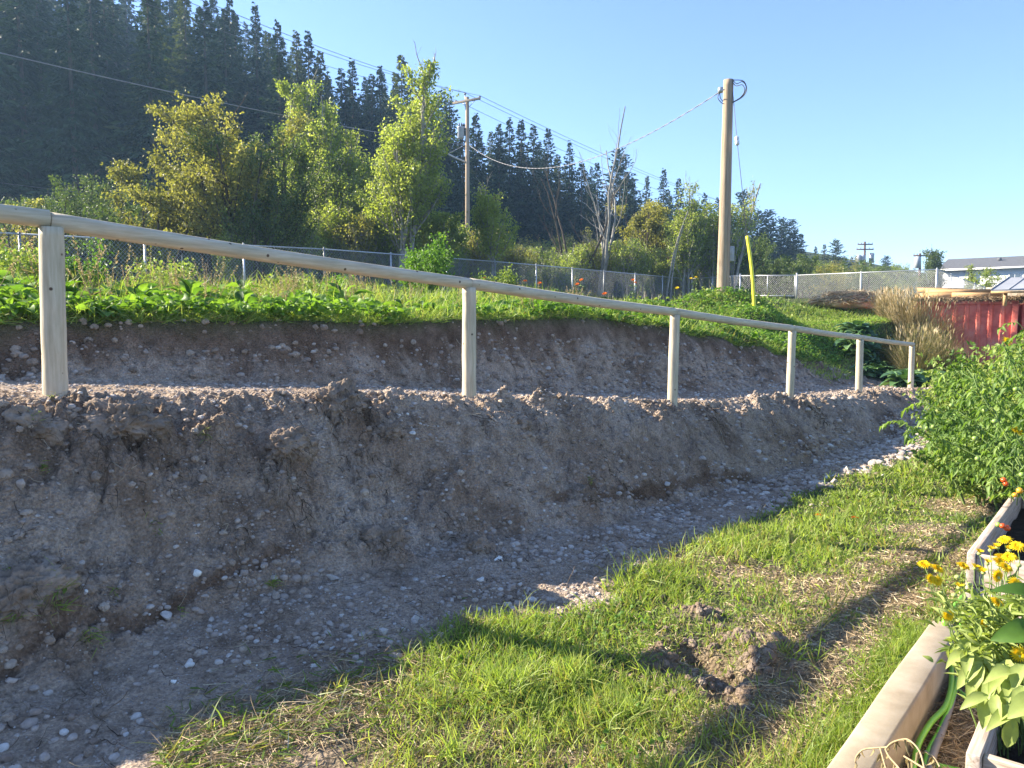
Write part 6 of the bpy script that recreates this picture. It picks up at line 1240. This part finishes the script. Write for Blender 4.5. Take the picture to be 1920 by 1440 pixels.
for i, (px, py, Y) in enumerate(((1795, 1082, 2.6), (1818, 1096, 2.6), (1789, 1116, 2.55), (1763, 1112, 2.6), (1798, 1163, 2.45), (1910, 1060, 2.6))):
    rp = at(1860 + i * 8, 1290, 2.5); calendula(px, py, Y, ['green seed head left of the bed corner', 'curled green seed head against the bed post', 'flat green seed head over the beam end', 'pale seed head beside the grass', 'round pale seed head above the green hose', 'pale seed head at the right edge'][i], .5, .022, 'paleleaf', (rp.x, rp.y, cn_.z - .14), 'none')
def calbase():
    r_ = thing('calendula_foliage', (cn_.x + .35, cn_.y + .3, cn_.z - .14), 'pale green leafy base of the calendulas spilling over the near bed', 'plant'); b = Buf(); st = Buf(); L0 = np.array(r_.location)
    n = 850; px = np.clip(rng.normal(1872, 38, n), 1750, 1960); py = rng.uniform(1140, 1290, n) + np.abs(px - 1880) * -.2; P = np.array([at(a, c, 2.42 + rng.uniform(-.12, .3)) for a, c in zip(px, py)]) - L0; P = P[P[:, 2] > -.02]; n = len(P)
    d = rdir(n, .0, .9); d[:, :2] += P[:, :2] * .6; place(b, LEAF, P, d, rdir(n, .1, 1), rng.uniform(.03, .085, n), rng.uniform(.007, .016, n), rng.normal(.5, .25, n))
    for (a, c, Y, L) in ((1815, 1225, 2.35, .13), (1845, 1240, 2.3, .15), (1870, 1270, 2.25, .14), (1880, 1235, 2.3, .14), (1900, 1285, 2.2, .15), (1860, 1300, 2.2, .12), (1835, 1255, 2.32, .12), (1890, 1260, 2.25, .13), (1910, 1330, 2.15, .14), (1908, 1250, 2.2, .14), (1822, 1208, 2.4, .11), (1855, 1215, 2.35, .12), (1885, 1310, 2.2, .12), (1915, 1290, 2.1, .13)):
        p = np.array([at(a, c, Y)]) - L0
        for q in range(3): place(b, LEAF, p + rng.normal(0, .012, (1, 3)), np.array([[-.5 + rng.normal(0, .5), -.4 + rng.normal(0, .4), -.55 + rng.normal(0, .3)]]), np.array([[-.5, -.5, .9]]) + rng.normal(0, .2, (1, 3)), np.array([L * .75]), np.array([L * .30]), np.array([.75]))
    for k in range(60):
        e = P[int(rng.integers(0, n))]; s0 = np.array([rng.normal(0, .06), rng.normal(0, .06), 0]); kk = np.linspace(0, 1, 8)[:, None]; q = s0 + (e - s0) * kk; q[:, 2] = e[2] * kk[:, 0] ** .7; add_tube(st, q, .002, 4, cap=False)
    b.build('leaves', M['paleleaf'], r_); st.build('stems', M['stem'], r_)
calbase()
# big smooth leaves at the right frame edge
def bigleaf(p0, d, nrm, L, W, label, mat='leaf', tn=.3):
    us = np.linspace(0, 1, 15); ws = np.sin(np.clip(us, 0, 1) ** .75 * math.pi) ** .8 * .5 + .01; T_ = tmpl(list(us), list(ws), lambda u: .10 * math.sin(u * 3) - .12 * u * u, .22); r_ = thing('large_leaf', p0, label, 'leaf'); b = Buf(); place(b, T_, np.zeros((1, 3)), np.array([d], float), np.array([nrm], float), np.array([L]), np.array([W]), np.array([tn])); b.build('blade', M[mat], r_)
    b = Buf(); k = np.linspace(0, 1, 8)[:, None]; dd = unit(np.array(d, float)); q = -dd * k * L * .8 + np.array([0, 0, -.25]) * k * k; add_tube(b, q, .004, 6); b.build('stalk', M['stem'], r_)
bigleaf(A(1950, 1178, 2.15), (-1, .12, -.30), (-.25, -.75, .6), .135, .065, 'large dark green smooth leaf pointing left at the right edge')
bigleaf(A(1960, 1128, 2.3), (-1, .3, .2), (.1, -.5, .8), .15, .055, 'upper large dark leaf behind the golden bloom', tn=.15)
bigleaf(A(1955, 1310, 2.0), (-.9, -.1, -.4), (-.4, -.5, .9), .11, .06, 'broad pale leaf hanging at the lower right edge', 'paleleaf', .6)
# dried plant hooked over the near end of the beam
r_ = thing('dried_plant', A(1690, 1440, 2.15), 'dried pale stalks with hanging pods over the near end of the edging beam', 'dried plant'); o0 = np.array(A(1690, 1440, 2.15)); b = Buf(); lb_ = Buf()
for path in ([(1720, 1400, 2.2), (1705, 1390, 2.25), (1680, 1390, 2.28), (1665, 1400, 2.3), (1650, 1402, 2.35), (1620, 1405, 2.4), (1606, 1418, 2.42), (1604, 1430, 2.42)], [(1735, 1450, 2.1), (1725, 1410, 2.15), (1705, 1388, 2.22), (1690, 1387, 2.25), (1672, 1393, 2.28), (1660, 1405, 2.3)], [(1660, 1405, 2.3), (1668, 1420, 2.2), (1685, 1440, 2.1), (1695, 1460, 2.05)], [(1695, 1418, 2.2), (1715, 1430, 2.15), (1740, 1445, 2.1), (1770, 1462, 2.1)], [(1735, 1408, 2.2), (1752, 1422, 2.15), (1762, 1438, 2.12)], [(1650, 1402, 2.3), (1655, 1420, 2.25), (1662, 1445, 2.15)]):
    q = smooth_path([np.array(at(*w_)) - o0 for w_ in path], 20); add_tube(b, q, .0028, 5)
    for k in range(7): i = int(rng.integers(2, 19)); place(lb_, LEAFLET, q[i:i + 1], np.array([[rng.normal(0, .2), rng.normal(0, .2), -1]]), rdir(1, -.2, .2), np.array([rng.uniform(.02, .045)]), np.array([.010]), np.array([.6]))
b.build('stalks', M['straw'], r_); lb_.build('pods', M['drygrass'], r_)
# ---------------------------------------------------------------- turf at the foot of the bank
def lawn():
    b = Buf(); n = 420000
    rr = np.exp(rng.uniform(math.log(1.9), math.log(21), n)); a = rng.uniform(-.52, .66, n); x = rr * np.sin(a); y = rr * np.cos(a)
    m = lawn_mask(x, y); st = straw_mask(x, y); s, t = xy2st(x, y)
    den = np.clip((rr / 3.0) ** .55, 0, 1.0); hole = np.zeros(n)
    for (hx, hy, hr, hd) in HOLES: hole = np.maximum(hole, np.exp(-((x - hx) ** 2 + (y - hy) ** 2) / (hr * .9) ** 2))
    patch = .5 + .5 * sst(-.5, .4, fbm(x, y, 2.6, 3, 401)); inbed_ = ((x - cf.x) * BN[0] + (y - cf.y) * BN[1] > -.01) & ((x - cf.x) * BD[0] + (y - cf.y) * BD[1] > -.01)
    green = rng.uniform(size=n) < m * (1 - .93 * np.clip(st, 0, 1)) * den * patch * (1 - hole) * .62 * np.where((t < -5.4), .6, 1)
    green &= ~inbed_ & (t > -9)
    for bi, sel in ((0, green),):
        X, Y_ = x[sel], y[sel]; k = len(X); s1, t1 = xy2st(X, Y_); g = fbm(X, Y_, .9, 2, 411); edge = np.exp(-((t1 + 2.35) / .3) ** 2); h = .028 + .038 * sst(-.5, .7, g) + .045 * edge; tuft = sst(.25, .7, fbm(X, Y_, 4, 2, 415)); h = h + .06 * tuft
        P = on_ground(X, Y_); P[:, 2] -= .003; clump = fbm(X, Y_, 7, 2, 421) * 2.2; d = np.stack([np.cos(clump * 3) * .55, np.sin(clump * 3) * .55, np.ones(k)], 1) + rng.normal(0, .42, (k, 3)); d[:, 2] = np.abs(d[:, 2]) * .8 + .12
        L = h * rng.uniform(.6, 1.5, k); w_ = rng.uniform(.003, .0066, k) * np.clip(np.hypot(X, Y_) / 3.2, 1, 4); tn = .66 + .16 * g + rng.normal(0, .15, k); tn = np.where(rng.uniform(size=k) < .13 + .3 * straw_mask(X, Y_), rng.uniform(0, .18, k), tn); kk = rng.integers(0, 4, k)
        for i in range(4): q = kk == i; place(b, BL[i], P[q], d[q], rdir(q.sum(), -.4, .4), L[q], w_[q], tn[q])
    print('lawn blades', green.sum()); tag(b.build('turf_grass', M['grass']), kind='stuff')
    # flat dead clippings
    b = Buf(); dry = (rng.uniform(size=n) < np.clip(st * 1.0 + .12, 0, 1) * np.clip(m + .0, 0, 1) * .5 * (1 - .7 * hole)) & ~inbed_ & (t > -8); X, Y_ = x[dry], y[dry]; k = len(X); P = on_ground(X, Y_); P[:, 2] += rng.uniform(.001, .014, k); d = rng.normal(size=(k, 3)) * (1, 1, .22)
    kk = rng.integers(0, 3, k); L = rng.uniform(.02, .075, k); w_ = rng.uniform(.0018, .0042, k) * np.clip(np.hypot(X, Y_) / 3.2, 1, 4); tn = rng.normal(.5, .27, k)
    for i in range(3): q = kk == i; place(b, BL[i], P[q], d[q], rdir(q.sum(), .2, 1), L[q], w_[q], tn[q])
    tag(b.build('dry_clippings', M['straw']), kind='stuff')
lawn()
def beam_grass():
    b = Buf(); n = 9000; al = rng.uniform(-1.6, 1.85, n); ac = -np.abs(rng.normal(0, .085, n)) - .004; P0 = BO + BD * al[:, None] + BN * ac[:, None]; X, Y_ = P0[:, 0], P0[:, 1]; P = on_ground(X, Y_); n = len(P)
    d = rdir(n, .3, 1) + BN * .35 - BD * .1; cl_ = fbm(X, Y_, 5, 2, 441); L = rng.uniform(.035, .10, n) * (1 + .5 * cl_); k = rng.integers(0, 4, n); tn = rng.normal(.55, .17, n)
    for i in range(4): q = k == i; place(b, BL[i], P[q], d[q], rdir(q.sum(), -.4, .4), L[q], rng.uniform(.0028, .0055, q.sum()), tn[q])
    tag(b.build('edge_grass', M['grass']), kind='stuff')
beam_grass()
def lawn_leaves():
    b = Buf(); n = 26000; rr = np.exp(rng.uniform(math.log(2.0), math.log(14), n)); a = rng.uniform(-.5, .66, n); x = rr * np.sin(a); y = rr * np.cos(a); s, t = xy2st(x, y)
    k = (rng.uniform(size=n) < lawn_mask(x, y) * sst(.15, .5, fbm(x, y, 1.6, 3, 431)) * (1 - straw_mask(x, y)) * np.clip((rr / 3) ** .5, 0, 1) * .6) & (t > -6); x, y = x[k], y[k]; n = len(x)
    P = on_ground(x, y); P[:, 2] += rng.uniform(.005, .045, n); L = rng.uniform(.010, .030, n); place(b, LEAF, P, rdir(n, -.1, .7), rdir(n, .3, 1), L, L * .75, rng.normal(.45, .2, n)); tag(b.build('clover_leaves', M['leaf']), kind='stuff')
lawn_leaves()
def verge():
    """flattened stalks and cut weeds along the border between turf and dirt, bottom of the picture"""
    b = Buf(); g_ = Buf()
    n = 9500; px = rng.uniform(300, 900, n); f = (px - 300) / 600; py = 1450 - f * 215 + rng.normal(0, 42, n); ok = (py < 1500)
    px, py = px[ok], py[ok]; idx_ = rng.uniform(size=len(px)) < 1 - .5 * (px - 300) / 600; px, py = px[idx_], py[idx_]
    P = []
    for a, c in zip(px, py): v = at(a, c, 1.0); Y = (0 - EYE) / (v.z - EYE); P.append((v.x * Y, Y))
    P = np.array(P); P3 = on_ground(P[:, 0], P[:, 1]); k = len(P3); P3[:, 2] += rng.uniform(.001, .025, k); d = rng.normal(size=(k, 3)) * (1, 1, .2) + (.5, .25, 0); kk = rng.integers(0, 3, k); L = rng.uniform(.04, .17, k)
    gsel = rng.uniform(size=k) < .2
    for i in range(3):
        q = (kk == i) & ~gsel; place(b, BL[i], P3[q], d[q], rdir(q.sum(), .2, 1), L[q], rng.uniform(.0018, .004, q.sum()), rng.normal(.45, .3, q.sum()))
        q = (kk == i) & gsel; place(g_, BL[i], P3[q], d[q] + (0, 0, .2), rdir(q.sum(), .2, 1), L[q] * .8, rng.uniform(.004, .009, q.sum()), rng.normal(.34, .12, q.sum()))
    tag(b.build('cut_stalks', M['straw']), kind='stuff'); tag(g_.build('flattened_grass', M['grass']), kind='stuff')
verge()
# ---------------------------------------------------------------- single weeds and tufts on the bare dirt
def tuft(px, py, n, L, label, mat='grass', w_=.005, droop=0, mu=.5, leafy=0):
    x, y = hit(px, py); r_ = thing('grass_tuft', (x, y, gzf(x, y)), label, 'weed'); b = Buf(); d = rdir(n, .05, .9); d += outw * (.5 if droop else .15); d[:, 2] -= droop; k = rng.integers(0, 4, n); Ls = L * rng.uniform(.5, 1.1, n); P = rng.normal(0, L * .16, (n, 3)) * (1, 1, 0)
    P[:, 2] = gz(P[:, 0] + x, P[:, 1] + y) - gzf(x, y) + .002
    tn = rng.normal(mu, .2, n); tn = np.where(rng.uniform(size=n) < .2, .08, tn)
    for i in range(4): q = k == i; place(b, BL[i], P[q], d[q], rdir(q.sum(), .1, 1), Ls[q], w_ * rng.uniform(.7, 1.4, q.sum()), tn[q])
    if leafy: m = leafy; place(b, LEAF, rng.normal(0, L * .2, (m, 3)) * (1, 1, .2) + (0, 0, .01), rdir(m, 0, .6) + outw * .3, rdir(m, .3, 1), L * rng.uniform(.4, .7, m), L * rng.uniform(.12, .2, m), rng.normal(.5, .2, m))
    b.build('blades', M[mat], r_)
for (px, py, n, L, lb, dr, lf) in ((110, 1190, 70, .11, 'sprawling grassy weed hanging over the crack at the left', .2, 6), (40, 1215, 40, .10, 'grass tuft at the left edge above the crack', .2, 0), (170, 1225, 30, .10, 'thin grass trailing over the crack at the left', .5, 0), (20, 1120, 14, .08, 'bright yellow green leaf pair at the left edge', 0, 5), (385, 825, 22, .06, 'small upright tuft with pale roots near the bank top', .2, 0), (80, 880, 20, .05, 'tiny leafy weed under the sod at the left edge', .2, 4), (65, 825, 14, .05, 'small yellow sprout near the top left of the bank', 0, 0), (290, 965, 16, .07, 'wilted green shoot hanging head down on the bank', .9, 3), (510, 1100, 34, .06, 'flat green weed on the middle of the bank', 0, 5), (725, 1045, 36, .07, 'green weed nested in the low sod lump', .1, 6), (340, 1150, 10, .05, 'single pale green leaf beside the flat greenish stone', .3, 2), (215, 1125, 12, .05, 'long dark green leaf lying on the bank', .5, 3), (1105, 915, 18, .06, 'small grass sprout near the undercut', .1, 0), (100, 770, 12, .04, 'tiny yellow sprout at the base of the first rail post, left', 0, 0), (140, 745, 12, .06, 'thin yellow sprout right of the first rail post', 0, 0), (535, 1290, 16, .05, 'small green sprout on the gravel floor', 0, 0), (640, 1300, 40, .08, 'dark grass tuft on the edge of the gravel floor', 0, 4), (490, 1360, 18, .06, 'bright yellow green lit leaves among the cut stalks', 0, 9), (1480, 1340, 22, .07, 'broad bladed weed beside the edging beam', 0, 3), (400, 1380, 20, .06, 'flat dark green weed at the bottom left of the turf', 0, 6), (1530, 770, 60, .10, 'straw coloured grass clump hanging by the fourth rail post', .3, 0), (1650, 860, 30, .10, 'dry straw clump sticking up where gravel meets grass', 0, 0)):
    tuft(px, py, n, L * 1.0, lb, 'straw' if 'straw coloured' in lb or 'dry straw' in lb else 'grass', .0045, dr, .62 if 'yellow' not in lb else .95, lf)
for i, (px, py) in enumerate(((1535, 970), (1602, 975))):
    x, y = hit(px, py); t_ = thing('fallen_bloom', (x, y, gzf(x, y) + .03), ['red orange fallen bloom on the grass', 'faded pinkish fallen bloom on the grass, right of the red one'][i], 'flower'); flower('orange', .035, .3, 2, 10).build('bloom', M['orange'], t_)
# ---------------------------------------------------------------- the hazy air
m, t = newmat('haze_air'); pv = N(t, 'ShaderNodeVolumePrincipled'); pv.inputs['Color'].default_value = (.42, .68, 1.0, 1); pv.inputs['Density'].default_value = .00065; pv.inputs['Anisotropy'].default_value = .25
o_ = N(t, 'ShaderNodeOutputMaterial'); t.links.new(pv.outputs[0], o_.inputs['Volume'])
b = Buf(); zlo, zhi = float(GZ.min()) - 1, max(float(GZ.max()), 70) + 30; add_box(b, (0, 0, (zlo + zhi) / 2), (1010, 1010, zhi - zlo)); hz_ = b.build('haze', m, smooth=False); tag(hz_, kind='stuff')
